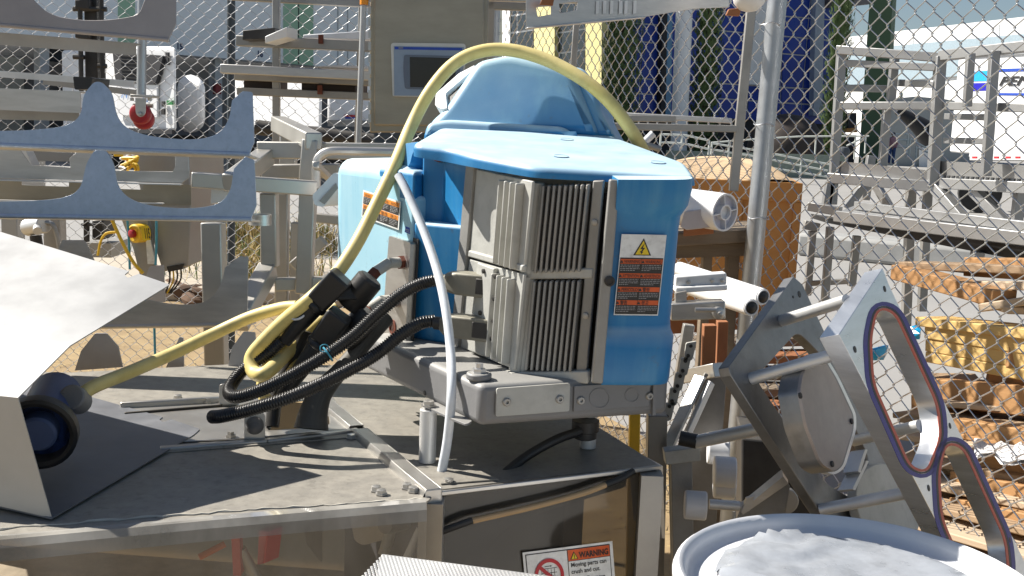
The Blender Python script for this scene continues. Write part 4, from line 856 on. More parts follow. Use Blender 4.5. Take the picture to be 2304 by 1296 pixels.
# cypress trees
leafm = M('cypress_foliage', (.045, .085, .025), .7, 0, .3, 2.0, col2=(.13, .19, .06), amt=.9, bump=0); barkm = M('cypress_bark', (.10, .07, .05), .9)
def cypress(lab, px, D, w_, z1, n, seed):
    rnd = random.Random(seed); b = W(px, 260, D); t = thing('cypress_tree', lab, 'tree', gz(b, 0)); m = MB(); MB().tube([gz(b, 0), gz(b, z1 * .8)], [.16, .05], 8).build('trunk', barkm, t)
    for i in range(n):
        z = rnd.uniform(.3, z1); g = rnd.uniform(0, 6.283); rr = w_ / 2 * (1 - (z / (z1 * 1.02)) ** 3) * (.45 + .6 * rnd.random() ** .6) * (1 + .25 * math.sin(5 * z + 3 * g + seed)); c = gz(b, z) + V((math.cos(g) * rr, math.sin(g) * rr, 0))
        L2 = rnd.uniform(.10, .28); d = V((math.cos(g) * .35, math.sin(g) * .35, 1)) * L2; s = V((-math.sin(g), math.cos(g), rnd.uniform(-.3, .3))) * rnd.uniform(.03, .08); m.add([c - s, c + s, c + d], [(0, 1, 2)])
    m.build('crown', leafm, t, smooth=0, norm=False)
cypress('dark cypress tree beside the yellow pier of the office block', 1393, 52, 1.75, 15, 9000, 1)
cypress('dark cypress tree between the white round column and the blue glass', 1583, 53, 1.35, 15, 8000, 2)
cypress('dark cypress tree at the right end of the blue glass wall', 1876, 54, 1.1, 15, 8000, 3)
cypress('tiny distant cypress in front of the white warehouse', 2024, 88, 1.0, 5.6, 900, 4)
# white warehouse on the right
ww = thing('white_warehouse', 'long white warehouse with a pale grey band behind the right fence', 'warehouse', gz(W(2100, 200, 105), 0)); WP = vplane(W(2000, 100, 120), (-.33, .94))
kq(WP, [(1900, 84), (2460, 20), (2460, 360), (1900, 360)], 3, 0, 'wall', white, ww)
kq(WP, [(1900, 113), (2460, 62), (2460, 146), (1900, 192)], .2, .3, 'grey_band', M('pale_blue_band', (.30, .38, .43), .7), ww)
for x in (2052, 2246): kq(WP, [(x, 78 - .11 * (x - 2000) * .9), (x + 1.2, 78 - .11 * (x - 2000) * .9), (x + 1.2, 104 - .09 * (x - 2000)), (x, 104 - .09 * (x - 2000))], .05, .1, 'wall_joint', wallw, ww)
# grey shed, arch, mound
shed = thing('grey_shed', 'grey metal shed with a curved roof in front of the white warehouse', 'shed', gz(W(2085, 300, 80), 0)); gpt = M('shed_grey', (.30, .33, .34), .7, 0, .08, .5)
m = MB(); m.prism([W(*p, 80) for p in ((1985, 380), (1985, 232), (2010, 222), (2060, 217), (2120, 222), (2182, 232), (2182, 380))], (1.5, 6, 0)); m.build('shed_body', gpt, shed)
MB().prism([W(*p, 79.9) for p in ((2068, 298), (2090, 298), (2090, 378), (2068, 378))], (0, .05, 0)).build('shed_door', wallw, shed); MB().prism([W(*p, 79.9) for p in ((2140, 250), (2180, 250), (2180, 262), (2140, 262))], (0, .05, 0)).build('shed_vent', mul, shed)
ar = MB().tube(spline([W(*p, 74) for p in ((2018, 248), (2048, 268), (2075, 288), (2097, 312))], 6), [.25 + .035 * i for i in range(19)], 12).build('dark_canopy', M('black_canvas', (.018, .018, .02), .6), None); tag(ar, 'black curved canvas canopy hanging on the grey shed', 'canopy')
md = thing('brown_tarp', 'dark brown rounded tarp covered load by the office block ramp', 'tarp', gz(W(1765, 290, 50), 0)); c = W(1768, 318, 50)
m = MB(); m.lathe(gz(c, .6), bz, [(1.75, 0), (1.75, .7), (1.6, 1.3), (1.25, 1.8), (.7, 2.1), (0, 2.2)], 24); m.build('tarp_cover', M('brown_canvas', (.045, .035, .03), .8, bump=.5, bscale=3), md); m = MB(); m.box(gz(c, .35), V((2.6, 0, 0)), V((0, 2, 0)), bz * .5); m.build('load_base', dark, md)
pll = thing('pallet_load', 'dark crates on an orange pallet behind the white ramp railing', 'pallet', gz(W(1910, 300, 58), 1)); m = MB(); m.prism([W(*p, 58) for p in ((1886, 298), (1929, 298), (1929, 287), (1886, 290))], (0, 1, 0)); m.build('pallet_deck', M('orange_wood', (.42, .20, .06), .8), pll); 
for x in (1887, 1908): MB().prism([W(*p, 58) for p in ((x, 254), (x + 19, 254), (x + 19, 287), (x, 289))], (0, 1, 0)).build('dark_box', darkrec, pll)
MB().prism([gz(W(x, 300, 58), z) + V((0, y, 0)) for x, y, z in ((1887, 0, .0), (1927, 0, .0), (1927, 0, 2.0), (1887, 0, 2.0))], (0, .9, 0)).build('pallet_stand', darkrec, pll)
binn = thing('grey_bin', 'grey waste bin beside the ramp railing', 'bin', gz(W(1896, 350, 48), 0)); c = gz(W(1896, 350, 48), 0); MB().lathe(c, bz, [(.22, 0), (.26, 1.1), (.30, 1.12), (.30, 1.2), (.24, 1.35), (0, 1.4)], 16).build('bin_body', M('bin_grey', (.09, .10, .11), .6), binn)
# ramp wall and white pipe railings
rw = MB().prism([gz(W(1500, 340, 46), 0), gz(W(1900, 370, 46), 0), gz(W(1900, 370, 46), W(1900, 350, 46).z), gz(W(1500, 340, 46), W(1500, 338, 46).z)], (0, .2, 0)).build('ramp_wall', M('ramp_green_grey', (.22, .26, .22), .8), None); tag(rw, 'low grey green ramp wall behind the white railings', 'wall')
rm = M('cream_railing', (.68, .70, .64), .4)
def rail_set(lab, D, rails, posts, r=.035):
    t = thing('pipe_railing', lab, 'railing', gz(W(*posts[0][:2], D), 0))
    for pts in rails: MB().tube([W(x, y, D) for x, y in pts], r, 8).build('rail', rm, t)
    for x, y0, y1 in posts: MB().tube([W(x, y0, D), W(x - .06 * (y1 - y0), y1, D)], r, 8).build('railing_post', rm, t)
rail_set('white pipe railing right behind the blue robot cover', 38, [((1487, 302), (1540, 304), (1596, 316)), ((1487, 320), (1540, 323), (1596, 336))], [(1487, 302, 336), (1535, 304, 336), (1596, 316, 348)])
rail_set('long white pipe railing sloping down past the fence post', 40, [((1600, 322), (1700, 338), (1800, 358), (1868, 370)), ((1600, 336), (1700, 352), (1800, 372), (1862, 384)), ((1735, 378), (1862, 398))], [(1602, 320, 350), (1640, 328, 356), (1732, 344, 378), (1803, 358, 398), (1848, 366, 396)])
rail_set('white pipe railing high along the ramp top by the office block', 46, [((1600, 321), (1700, 313), (1800, 307), (1955, 306)), ((1905, 328), (1948, 308))], [(1640, 318, 336), (1740, 311, 345), (1836, 307, 348), (1925, 306, 358), (1948, 306, 345)])
rail_set('short white stair railing beside the standing person', 60, [((2013, 302), (2044, 302)), ((2013, 315), (2042, 315)), ((2013, 330), (2042, 330)), ((2048, 312), (2096, 340)), ((2060, 330), (2094, 346))], [(2013, 302, 358), (2043, 302, 355), (2048, 312, 352), (2062, 330, 356)], .05)
# person
pr = thing('person', 'person in a pink checked shirt, blue jeans and white mask standing by the stair railing', 'person', gz(W(2010, 360, 60), 0)); pc = W(2010, 305, 60); hz = pc.z; s_ = 1.0
def skinbody(name, vs, es, rad, mat, par):
    me = bpy.data.meshes.new(name); me.from_pydata([tuple(v) for v in vs], es, []); o = bpy.data.objects.new(name, me); COL.objects.link(o); md_ = o.modifiers.new('skin', 'SKIN'); 
    for i, r in enumerate(rad): me.skin_vertices[0].data[i].radius = (r, r * .8)
    me.skin_vertices[0].data[0].use_root = True; sb = o.modifiers.new('sub', 'SUBSURF'); sb.levels = sb.render_levels = 1; me.materials.append(mat); md_.use_smooth_shade = True
    hang(o, par); return o
o_ = V((pc.x, pc.y, hz - 1.58)); q = lambda x, y, z: o_ + V((x, y, z))
vs = [q(0, 0, .95), q(0, 0, 1.2), q(0, 0, 1.40), q(0, 0, 1.5), q(0, -.02, 1.63), q(.19, 0, 1.38), q(.24, .02, 1.10), q(.16, -.15, .92), q(-.19, 0, 1.38), q(-.24, .0, 1.10), q(-.12, -.2, .98), q(.10, 0, .85), q(.11, 0, .48), q(.11, 0, .06), q(.11, -.13, .03), q(-.10, 0, .85), q(-.11, -.02, .48), q(-.11, 0, .06), q(-.11, -.13, .03)]
es = [(0, 1), (1, 2), (2, 3), (3, 4), (2, 5), (5, 6), (6, 7), (2, 8), (8, 9), (9, 10), (0, 11), (11, 12), (12, 13), (13, 14), (0, 15), (15, 16), (16, 17), (17, 18)]
skinm = M('skin', (.35, .20, .14), .6)
skinbody('body', vs, es, [.15, .14, .15, .06, .10, .07, .05, .035, .07, .05, .035, .09, .065, .045, .04, .09, .065, .045, .04], skinm, pr)
MB().lathe(q(0, 0, .92), bz, [(.16, 0), (.185, .1), (.18, .3), (.205, .48), (.16, .55), (.07, .58)], 16).build('shirt', M('pink_shirt', (.46, .24, .26), .8), pr, smooth=80)
for s in (-1, 1):
    MB().tube([q(.19 * s, 0, 1.39), q(.24 * s, .01, 1.12), q(.15 * s, -.16, .95)], [.085, .07, .05], 10).build('sleeve', M('pink_sleeve', (.44, .23, .25), .8), pr); MB().tube([q(.10 * s, 0, .95), q(.11 * s, 0, .5), q(.11 * s, 0, .07)], [.115, .085, .065], 10).build('trouser_leg', M('blue_jeans', (.04, .08, .2), .8), pr)
MB().lathe(q(0, 0, 1.62), bz, [(.11, 0), (.118, .06), (.08, .13), (0, .145)], 14).build('hair', M('dark_hair', (.02, .012, .01), .7), pr); MB().box(q(0, -.10, 1.585), V((.12, 0, 0)), V((0, .05, 0)), bz * .08).build('face_mask', white, pr, bevel=.02)
# box truck on the right
tk = thing('box_truck', 'white box truck with black italic lettering and a blue square logo', 'truck', gz(W(2250, 300, 26), 0)); a, b = W(2182, 106, 26), W(2440, 88, 22.6); zt, zb_ = a.z, W(2182, 345, 26).z
away = V((.30, 1, 0)).normalized(); m = MB(); m.prism([a, gz(b, zt), gz(b, zb_), gz(a, zb_)], away * 2.4); m.build('box_body', wtr, tk, bevel=.04); dirT = (gz(b, 0) - gz(a, 0)); TP = vplane(a, dirT)
def kt(pts, th, o, name, mat): return kq(TP, pts, th, o, name, mat, tk)
kt([(2184, 104), (2430, 92), (2430, 114), (2186, 128)], .06, .05, 'top_rail', M('rail_grey', (.45, .46, .47), .4, .3)); kt([(2204, 102), (2217, 101), (2217, 106), (2204, 107)], .05, .10, 'marker_lamp', M('red_lens', (.4, .02, .03), .3)); kt([(2184, 330), (2430, 336), (2430, 352), (2180, 352)], .06, .05, 'bottom_rail', M('rail_white', (.62, .62, .63), .4))
for x in (2187, 2236, 2262, 2284): kt([(x, 352), (x + 11, 352), (x + 11, 357), (x, 357)], .02, .07, 'reflector', redp)
kt([(2191, 161), (2231, 158), (2230, 182), (2190, 183)], .01, .012, 'logo_sky_half', cyanp); kt([(2190, 187), (2230, 186), (2229, 203), (2189, 205)], .01, .012, 'logo_navy_half', M('deep_blue_print', (.025, .02, .42), .4))
kt([(2238, 155), (2430, 150), (2430, 157), (2238, 162)], .01, .012, 'blue_line', bluep); kt([(2236, 209), (2430, 210), (2430, 217), (2236, 214)], .01, .012, 'blue_line', bluep)
L_ = Lab(PL(2249, 172, TP), PL(2400, 168, TP), PL(2247, 196, TP), tk, .02); L_.text('PENSKE', .0, .85, .82, ink, 2, wmax=.98, bold=.03, shear=.35); L_ = Lab(PL(2264, 228, TP), PL(2400, 226, TP), PL(2262, 246, TP), tk, .02); L_.text('Logistics', .0, .8, .75, greyp, 2, wmax=.75, shear=.2)
for x in (2215, 2390): p = gz(W(x, 350, 26.4), .5); MB().cyl(p, p + away * .35, .5, 20).build('wheel', tyre, tk)
# ================================================================ right side: beyond the fence
sst = M('bead_blasted_tube', (.36, .36, .355), .45, .65, .1, 4, bump=.03)
pf6 = thing('platform_frame', 'stainless work platform with railings and steps beyond the right fence', 'platform', gz(W(2000, 400, 6.2), 0))
def pbar(t, p, q, w, name='rail', mat=None, h=None): return MB().bar(W(*p), W(*q), w, h or w).build(name, mat or sst, t, bevel=.004)
d0, d1, d2 = 6.4, 6.0, 5.2
for p, q, w in (((1884, 112, d0), (2118, 130, d1), .05), ((1898, 142, d0), (2108, 152, d1), .04), ((1898, 198, d0), (2004, 200, d0), .04), ((2010, 186, d0), (2106, 190, d1), .04), ((1884, 238, d0), (2122, 238, d1), .045), ((2118, 126, d1), (2420, 92, d2), .055), ((2122, 238, d1), (2420, 246, d2), .045), ((2130, 262, d1 + .3), (2218, 264, d2 + .6), .035), ((2128, 316, d1 + .3), (2218, 318, d2 + .6), .035)): pbar(pf6, p, q, w)
for p, q, w in (((1894, 108, d0), (1872, 460, d0), .05), ((2014, 122, d0 - .1), (2004, 232, d0 - .1), .045), ((1996, 246, d0 - .1), (1984, 392, d0 - .1), .045), ((2116, 126, d1), (2098, 420, d1), .055), ((2184, 120, d1 - .3), (2176, 240, d1 - .3), .04), ((2238, 114, d2 + .4), (2218, 396, d2 + .4), .045), ((1960, 350, d0 + .3), (1946, 450, d0 + .3), .05)): pbar(pf6, p, q, w, 'frame_post')
MB().prism([W(1882, 362, d0), W(2096, 384, d1), W(2096, 412, d1), W(1880, 394, d0)], (0, .02, 0)).build('kick_plate', sst, pf6); MB().prism([W(2112, 362, d1), W(2420, 378, d2), W(2420, 408, d2), W(2112, 394, d1)], (0, .02, 0)).build('kick_plate', sst, pf6)
for p, q, w in (((1864, 400, d0), (2104, 420, d1), .05), ((2110, 412, d1), (2420, 428, d2), .05)): pbar(pf6, p, q, w, 'platform_beam', h=.06)
g0, g1 = W(2112, 400, d1), W(2420, 414, d2); m = MB()
for i in range(26): a = mid(g0, g1, i / 26); m.bar(a, a + V((.12, 1.0, 0)), .014, .03)
m.build('grating', sst, pf6, kind='stuff')
for p, q, w in (((1868, 408, d0), (1858, 470, d0), .05), ((1946, 414, d0), (1906, 470, d0), .045), ((1972, 418, d0), (2008, 478, d0 - .1), .045), ((2050, 418, d1 + .2), (2034, 840, d1 + .2), .05), ((2088, 418, d1 + .1), (2074, 700, d1 + .1), .045), ((2104, 420, d1), (2190, 520, d1 - .3), .06), ((2190, 428, d1 - .2), (2265, 505, d1 - .4), .055), ((2296, 420, d2 + .4), (2280, 560, d2 + .4), .05)): pbar(pf6, p, q, w, 'leg', dull if p[0] in (2050, 2088) else sst)
cv = thing('conveyor_frame', 'long stainless conveyor frame with a black underside beyond the right fence', 'conveyor', gz(W(2050, 520, 5.6), 0))
c0, c1 = 6.0, 4.4
pbar(cv, (1820, 464, c0), (1892, 476, c0 - .1), .05, 'end_bar'); pbar(cv, (1926, 462, c0), (2430, 524, c1), .03, 'side_rail', h=.045); pbar(cv, (1880, 486, c0 - .2), (2430, 552, c1 - .1), .03, 'side_rail', h=.06)
MB().prism([W(1856, 490, c0), W(2430, 574, c1), W(2430, 612, c1), W(1862, 502, c0)], (0, .3, 0)).build('belt_underside', black, cv)
MB().prism([W(1880, 484, c0 - .15), W(2430, 548, c1 - .05), W(2430, 548, c1 + .5), W(1920, 468, c0 + .3)], (0, 0, .012)).build('belt_top', sst, cv)
for p, q, w, mt in (((1828, 520, c0), (1816, 664, c0), .04, dull), ((1868, 510, c0 - .1), (1856, 678, c0 - .1), .04, dull), ((1928, 530, c0 - .1), (1916, 644, c0 - .1), .04, dull), ((1820, 638, c0), (1922, 632, c0 - .1), .03, dull), ((2200, 566, c1 + .5), (2196, 595, c1 + .5), .05, sst)): pbar(cv, p, q, w, 'leg', mt)
pbar(cv, (1808, 505, c0), (1842, 512, c0), .05, 'foot_clamp', dull)
# plywood crate with the bulging tan cover
ply = M('orange_plywood', (.40, .17, .04), .6, 0, .2, 3, col2=(.56, .27, .075), amt=.8, bump=.1, stretch=(1, 1, .25)); tanf = M('tan_canvas', (.56, .40, .24), .85, 0, .1, 4, bump=.25, bscale=12)
ct = thing('plywood_crate', 'large orange plywood crate with a bulging tan cover beyond the fence post', 'crate', gz(W(1680, 600, 4.95), 0)); Dc = 4.95
a, b = W(1440, 404, Dc + .15), W(1806, 414, Dc); zt = b.z; a = gz(a, zt); bk = V((.18, 1.05, 0)); zb_ = W(1770, 745, Dc).z
m = MB(); m.prism([a, b, gz(b, zb_), gz(a, zb_)], bk); m.build('crate_box', ply, ct)
dct = (b - a).normalized(); nct = V((dct.y, -dct.x, 0))
for t0, t1, z0, z1 in ((0, 1, zt - .085, zt + .004), (0, 1, zb_, zb_ + .09)):
    MB().prism([a + dct * 0 + nct * .02 + V((0, 0, z0 - zt)), b + nct * .02 + V((0, 0, z0 - zt)), b + nct * .02 + V((0, 0, z1 - zt)), a + nct * .02 + V((0, 0, z1 - zt))], -nct * .019).build('crate_batten', ply, ct, bevel=.003)
for t_ in (.60, .955): c = mid(a, b, t_); MB().prism([c + nct * .021 + bz * -.086, c + dct * .035 + nct * .021 + bz * -.086, gz(c + dct * .035 + nct * .021, zb_ + .09), gz(c + nct * .021, zb_ + .09)], -nct * .02).build('crate_batten', ply, ct, bevel=.003)
m = MB(); N_ = 14; vs = []; fs = []
for i in range(N_ + 1):
    for j in range(9):
        s, t_ = i / N_, j / 8; hgt = .085 * (1 - (2 * s - 1) ** 4) * (1 - (2 * t_ - 1) ** 4) + .012 * math.sin(9 * s + 5 * t_) ; vs.append(a + (b - a) * s * .97 + bk * t_ + bz * (.004 + max(hgt, 0)) )
for i in range(N_):
    for j in range(8): fs.append((i * 9 + j, i * 9 + j + 1, i * 9 + 10 + j, i * 9 + 9 + j))
m.add(vs, fs); m.build('tan_cover', tanf, ct, smooth=80)
# bench with the white roll
wgrey = M('weathered_wood', (.20, .155, .11), .8, 0, .25, 6, bump=.3, stretch=(.3, 1, 3)); wred = M('reddish_wood', (.30, .12, .05), .75, 0, .2, 6, bump=.2)
bn = thing('wooden_bench', 'weathered wooden bench under the white roll by the fence post', 'bench', gz(W(1620, 600, 3.9), 0)); Db = 3.92
m = MB(); m.prism([W(1500, 528, Db - .1), W(1702, 515, Db), W(1702, 545, Db), W(1500, 556, Db - .1)], (.05, .38, 0)); m.build('bench_top', wgrey, bn, bevel=.004)
for x, w_ in ((1585, 20), (1640, 26), (1690, 22)): MB().prism([W(x, 552, Db + .02), W(x + w_, 550, Db + .02), gz(W(x + w_ - 4, 700, Db + .02), 0), gz(W(x - 4, 700, Db + .02), 0)], (0, .06, 0)).build('leg', wgrey, bn, bevel=.003)
MB().prism([W(1500, 556, Db + .01), W(1696, 546, Db + .01), W(1696, 575, Db + .01), W(1500, 582, Db + .01)], (0, .03, 0)).build('apron', wgrey, bn); MB().prism([W(1500, 700, Db + .2), W(1690, 690, Db + .2), W(1690, 740, Db + .2), W(1500, 752, Db + .2)], (0, .03, 0)).build('stretcher', wred, bn)
blk = MB().prism([W(1538, 516, 3.72), W(1606, 508, 3.74), W(1606, 526, 3.74), W(1538, 532, 3.72)], (.03, .2, 0)).build('wood_block', wred, None, bevel=.003); tag(blk, 'small reddish wood block under the white board on the bench', 'block')
wb = MB().prism([W(*p, 3.68) for p in ((1540, 476), (1600, 468), (1612, 494), (1600, 512), (1545, 518), (1530, 510))], (.04, .15, 0)).build('white_board', M('dusty_white_board', (.50, .46, .46), .7, bump=.1), None, bevel=.003); tag(wb, 'dusty white board lying under the white roll', 'board')
rl = thing('white_roll', 'white plastic roll with a spoked end cap lying on the wooden bench', 'roll', W(1632, 478, 3.68)); e = W(1632, 478, 3.68); ax = V((-.62, .78, .03)).normalized(); R = .066
MB().lathe(e, ax, [(R * .90, .024), (R * .90, 0), (R, 0), (R, .34), (R * .5, .34)], 28).build('roll_body', whiteplastic, rl); MB().lathe(e + ax * .020, ax, [(R * .90, 0), (R * .90, .003)], 28).build('cap_disc', M('lilac_cap', (.50, .51, .60), .5), rl)
MB().lathe(e, ax, [(R * .34, .012), (R * .34, -.003), (R * .42, -.003), (R * .42, .02)], 20).build('cap_hub', whiteplastic, rl)
sa = ax.orthogonal().normalized(); sb_ = ax.cross(sa)
for k in range(4):
    g = .5 + 1.57 * k; d = sa * math.cos(g) + sb_ * math.sin(g); MB().bar(e + d * R * .40 + ax * .01, e + d * R * .9 + ax * .01, .004, .02, ref=ax).build('cap_spoke', whiteplastic, rl)
# white pipes, bars
for lab, p, q in (('upper white pipe with a black end cap pointing at the aluminium plate', (1528, 606, 3.25), (1716, 668, 2.9)), ('lower white pipe with a black end cap beside the steel bracket', (1556, 648, 3.2), (1690, 692, 2.86))):
    t = thing('white_pipe', lab, 'pipe', W(*q)); P, Q_ = W(*p), W(*q); d = (Q_ - P).normalized(); MB().tube([P, Q_], .0235, 20).build('pipe_body', white, t); MB().lathe(Q_, d, [(.0215, 0), (.0215, .004), (.018, .004), (.017, -.004)], 20).build('pipe_ring', whiteplastic, t); MB().lathe(Q_, d, [(.0165, -.002), (.0165, .003), (.008, .009), (0, .010)], 16).build('end_plug', black, t)
wbar = thing('white_bar', 'white plastic guide bar with three hex bolts above the steel bracket', 'bar', W(1580, 640, 2.75)); Dn = 2.75
m = MB(); m.prism([W(1520, 622, Dn), W(1635, 614, Dn), W(1636, 640, Dn), W(1520, 646, Dn)], (0, .04, 0)); m.build('bar_body', white, wbar, bevel=.004); m = MB(); m.prism([W(1520, 646, Dn - .012), W(1637, 641, Dn - .012), W(1637, 654, Dn - .012), W(1520, 660, Dn - .012)], (0, .05, 0)); m.build('bar_lip', white, wbar, bevel=.004)
for x, y in ((1549, 634), (1602, 631), (1625, 631)): MB().lathe(W(x, y, Dn), V((0, -1, 0)), [(.006, -.01), (.006, .004), (.003, .005)], 6).build('hex_bolt', steel, wbar)
sbk = thing('steel_bracket', 'grey steel bracket arm with a clamp knob under the white bar', 'bracket', W(1580, 700, 2.7)); m = MB(); m.prism([W(1510, 684, 2.7), W(1632, 678, 2.7), W(1633, 718, 2.7), W(1510, 722, 2.7)], (0, .05, 0)); m.build('arm', steel, sbk, bevel=.003)
k = W(1616, 704, 2.69); MB().lathe(k, V((.15, -1, 0)), [(.016, -.02), (.016, .008), (.012, .010), (.006, .010), (.006, .022), (.004, .023)], 16).build('clamp_knob', steel, sbk); MB().tube([W(1564, 697, 2.67), W(1610, 697, 2.67)], .006, 10).build('clamp_lever', steel, sbk)
MB().prism([W(1520, 660, 2.72), W(1545, 655, 2.72), W(1545, 690, 2.72), W(1520, 690, 2.72)], (0, .02, 0)).build('arm_hanger', steel, sbk)
# frame machine behind the table end
fm = thing('roller_frame', 'grey roller frame machine with white nylon bushings in shade behind the table end', 'machine', gz(W(1560, 1050, 2.3), 0))
shd = M('weathered_frame_grey', (.25, .235, .215), .55, .3, .2, 8, bump=.1, dust=TAN, dustamt=.4)
def fb(p, q, w, h=None, mat=None, name='frame_bar'): return MB().bar(W(*p), W(*q), w, h or w).build(name, mat or shd, fm, bevel=.002)
fb((1478, 930, 2.28), (1470, 1330, 2.28), .042, mat=M('round_post', (.22, .21, .19), .45, .5), name='upright'); fb((1600, 842, 2.55), (1572, 1250, 2.55), .075, .01, name='side_sheet'); fb((1576, 846, 2.48), (1500, 1010, 2.40), .03, .01, mat=steel, name='slant_rail'); fb((1600, 860, 2.47), (1522, 1030, 2.40), .012, .02, mat=steel2, name='slant_rail')
fb((1530, 1030, 2.22), (1536, 1330, 2.2), .045, mat=castdk, name='upright'); fb((1494, 1026, 2.2), (1572, 1016, 2.2), .036, .03, mat=cast, name='cross_block'); fb((1548, 846, 2.6), (1618, 832, 2.5), .034, mat=steel, name='end_bar'); fb((1590, 840, 2.5), (1550, 905, 2.5), .01, name='brace')
fb((1596, 730, 2.9), (1590, 900, 2.9), .035, mat=wred, name='timber_leg'); fb((1625, 722, 2.95), (1618, 900, 2.95), .03, mat=wred, name='timber_leg'); fb((1550, 730, 2.9), (1528, 860, 2.9), .03, mat=steel, name='slant_leg')
for i in range(5):
    x, y = 1556 - 12 * i, 790 + 34 * i; m = MB(); m.prism([W(*p, 2.42) for p in arcpts([(x - 12, y - 18, 4), (x + 12, y - 22, 4), (x + 2, y + 20, 4), (x - 18, y + 24, 4)])], (0, .008, 0)); pl2 = m.build('chain_plate', cast, fm, bevel=.001)
    for dx, dy in ((-2, -12), (-8, 10)): a = W(x + dx, y + dy, 2.418); MB().cyl(a, a + V((0, -.003, 0)), .0045, 8).build('plate_pin', black, pl2)
for (x, y, D, r, L2) in ((1540, 1135, 2.12, .030, .045), (1606, 1060, 2.40, .036, .05), (1592, 1012, 2.5, .034, .05), (1606, 1088, 2.42, .034, .05)):
    a = W(x, y, D); MB().lathe(a, V((1, -.1, 0)), [(r * .92, 0), (r, .003), (r, L2 - .003), (r * .92, L2), (r * .4, L2)], 22).build('nylon_bushing', whiteplastic, fm)
a = W(1596, 1134, 2.14); MB().cyl(a, a + V((.062, -.006, 0)), .0105, 16).build('shaft', steel2, fm); MB().lathe(a + V((.062, -.006, 0)), V((1, -.1, 0)), [(.0105, 0), (.0105, .01), (.007, .01), (.007, .02)], 6).build('hex_nut', steel, fm)
yb = MB().bar(W(1428, 930, 2.5), W(1420, 1300, 2.45), .026, .026).build('yellow_post', yel2, None, bevel=.003); tag(yb, 'yellow square post standing in shade behind the table corner', 'post')
# machined aluminium plates
fpa = M('milled_aluminium', (.84, .85, .86), .30, .9, .1, 6, bump=.05, stretch=(1, 1, 8)); purple = flat('purple_marker', (.05, .035, .26)); redm = flat('red_marker', (.66, .10, .04)); fpd = M('dull_back_plate', (.27, .27, .27), .4, .7, .25, 9, bump=.08, grime=.3)
ja = thing('aluminium_jig', 'machined aluminium jig of two plates joined by rods with red and purple edged slots', 'jig', gz(W(2000, 1000, 2.0), 0))
nP = V((.75, -.57, .33)).normalized(); PA = (W(2080, 950, 1.95), nP)
def onA(px, py, o=0): return PL(px, py, (PA[0] + nP * o, nP))
slot1 = arcpts([(1962, 762, 24), (1976, 695, 24), (2012, 704, 26), (2108, 912, 30), (2114, 985, 22), (2084, 1060, 20), (2050, 1048, 24), (1968, 862, 30)], 5)
slot2 = arcpts([(2116, 1066, 24), (2130, 999, 24), (2166, 1008, 26), (2260, 1214, 30), (2267, 1288, 22), (2238, 1364, 20), (2204, 1352, 24), (2122, 1166, 30)], 5)
outl = [(1986, 603), (2000, 640), (2120, 895), (2290, 1232), (2480, 1620), (2380, 1700), (2160, 1275), (1888, 752)]
m = MB(); m.prism([onA(*p) for p in outl], -nP * .036, [[onA(*p) for p in slot1], [onA(*p) for p in slot2]]); fpl = m.build('front_plate', fpa, ja, bevel=.0015)
def grow(pts, k):
    c = V((sum(p[0] for p in pts) / len(pts), sum(p[1] for p in pts) / len(pts))); o = []
    n = len(pts)
    for i in range(n):
        a, b = V(pts[i - 1]), V(pts[(i + 1) % n]); t = (b - a).normalized(); nn = V((t.y, -t.x)); 
        if nn.dot(V(pts[i]) - c) < 0: nn = -nn
        o.append(tuple(V(pts[i]) + nn * k))
    return o
for sl in (slot1, slot2):
    m = MB(); m.prism([onA(*p, .0006) for p in grow(sl, 6)], -nP * .0008, [[onA(*p, .0006) for p in grow(sl, .4)]]); m.build('red_edge', redm, fpl)
    m = MB(); m.prism([onA(*p, .0006) for p in grow(sl, 20)], -nP * .0008, [[onA(*p, .0006) for p in grow(sl, 11)]]); m.build('purple_edge', purple, fpl)
    m = MB(); m.prism([onA(*p, .0006) for p in grow(sl, 10.5)], -nP * .0008, [[onA(*p, .0006) for p in grow(sl, 6.5)]]); m.build('gasket_groove', dark, fpl)
for x, y in ((1991, 650), (1924, 786), (2138, 958), (2090, 1098), (2272, 1215)):
    a = onA(x, y, .0006); MB().lathe(a, nP, [(.006, -.001), (.006, .0002), (.004, .0004)], 12).build('tapped_hole', dark, fpl)
PBk = (PA[0] - nP * .20, nP)
def onBk(px, py, o=0): return PL(px, py, (PBk[0] + nP * o, nP))
bo = arcpts([(1786, 622), (1806, 640), (1880, 800), (2010, 1075), (2080, 1250), (1960, 1330), (1850, 1160), (1645, 845), (1640, 825)])
bh = arcpts([(1700, 850, 20), (1795, 745, 20), (1850, 800, 20), (1960, 1040, 30), (1930, 1130, 30), (1855, 1085, 20)])
m = MB(); m.prism([onBk(*p) for p in bo], -nP * .022, [[onBk(*p) for p in bh]]); bpl = m.build('back_plate', fpd, ja, bevel=.0015)
for x, y, r in ((1799, 662, .007), (1785, 668, .003), (1820, 706, .003)): a = onBk(x, y, .0006); MB().lathe(a, nP, [(r, -.001), (r, .0002), (r * .7, .0003)], 12).build('tapped_hole', dark, bpl)
for p, q in (((1758, 722), (1905, 676)), ((1690, 852), (1885, 796)), ((1845, 1147), (2050, 1107)), ((1920, 992), (2070, 957))):
    MB().cyl(onBk(*p), onA(*q, -.035), .0115, 18).build('tie_rod', steel2, ja)
MB().cyl(W(1566, 994, 2.15), W(1706, 965, 2.08), .014, 18).build('tie_rod', steel2, ja); MB().cyl(W(1530, 985, 2.16), W(1568, 993, 2.15), .016, 12).build('rod_end', black, ja)
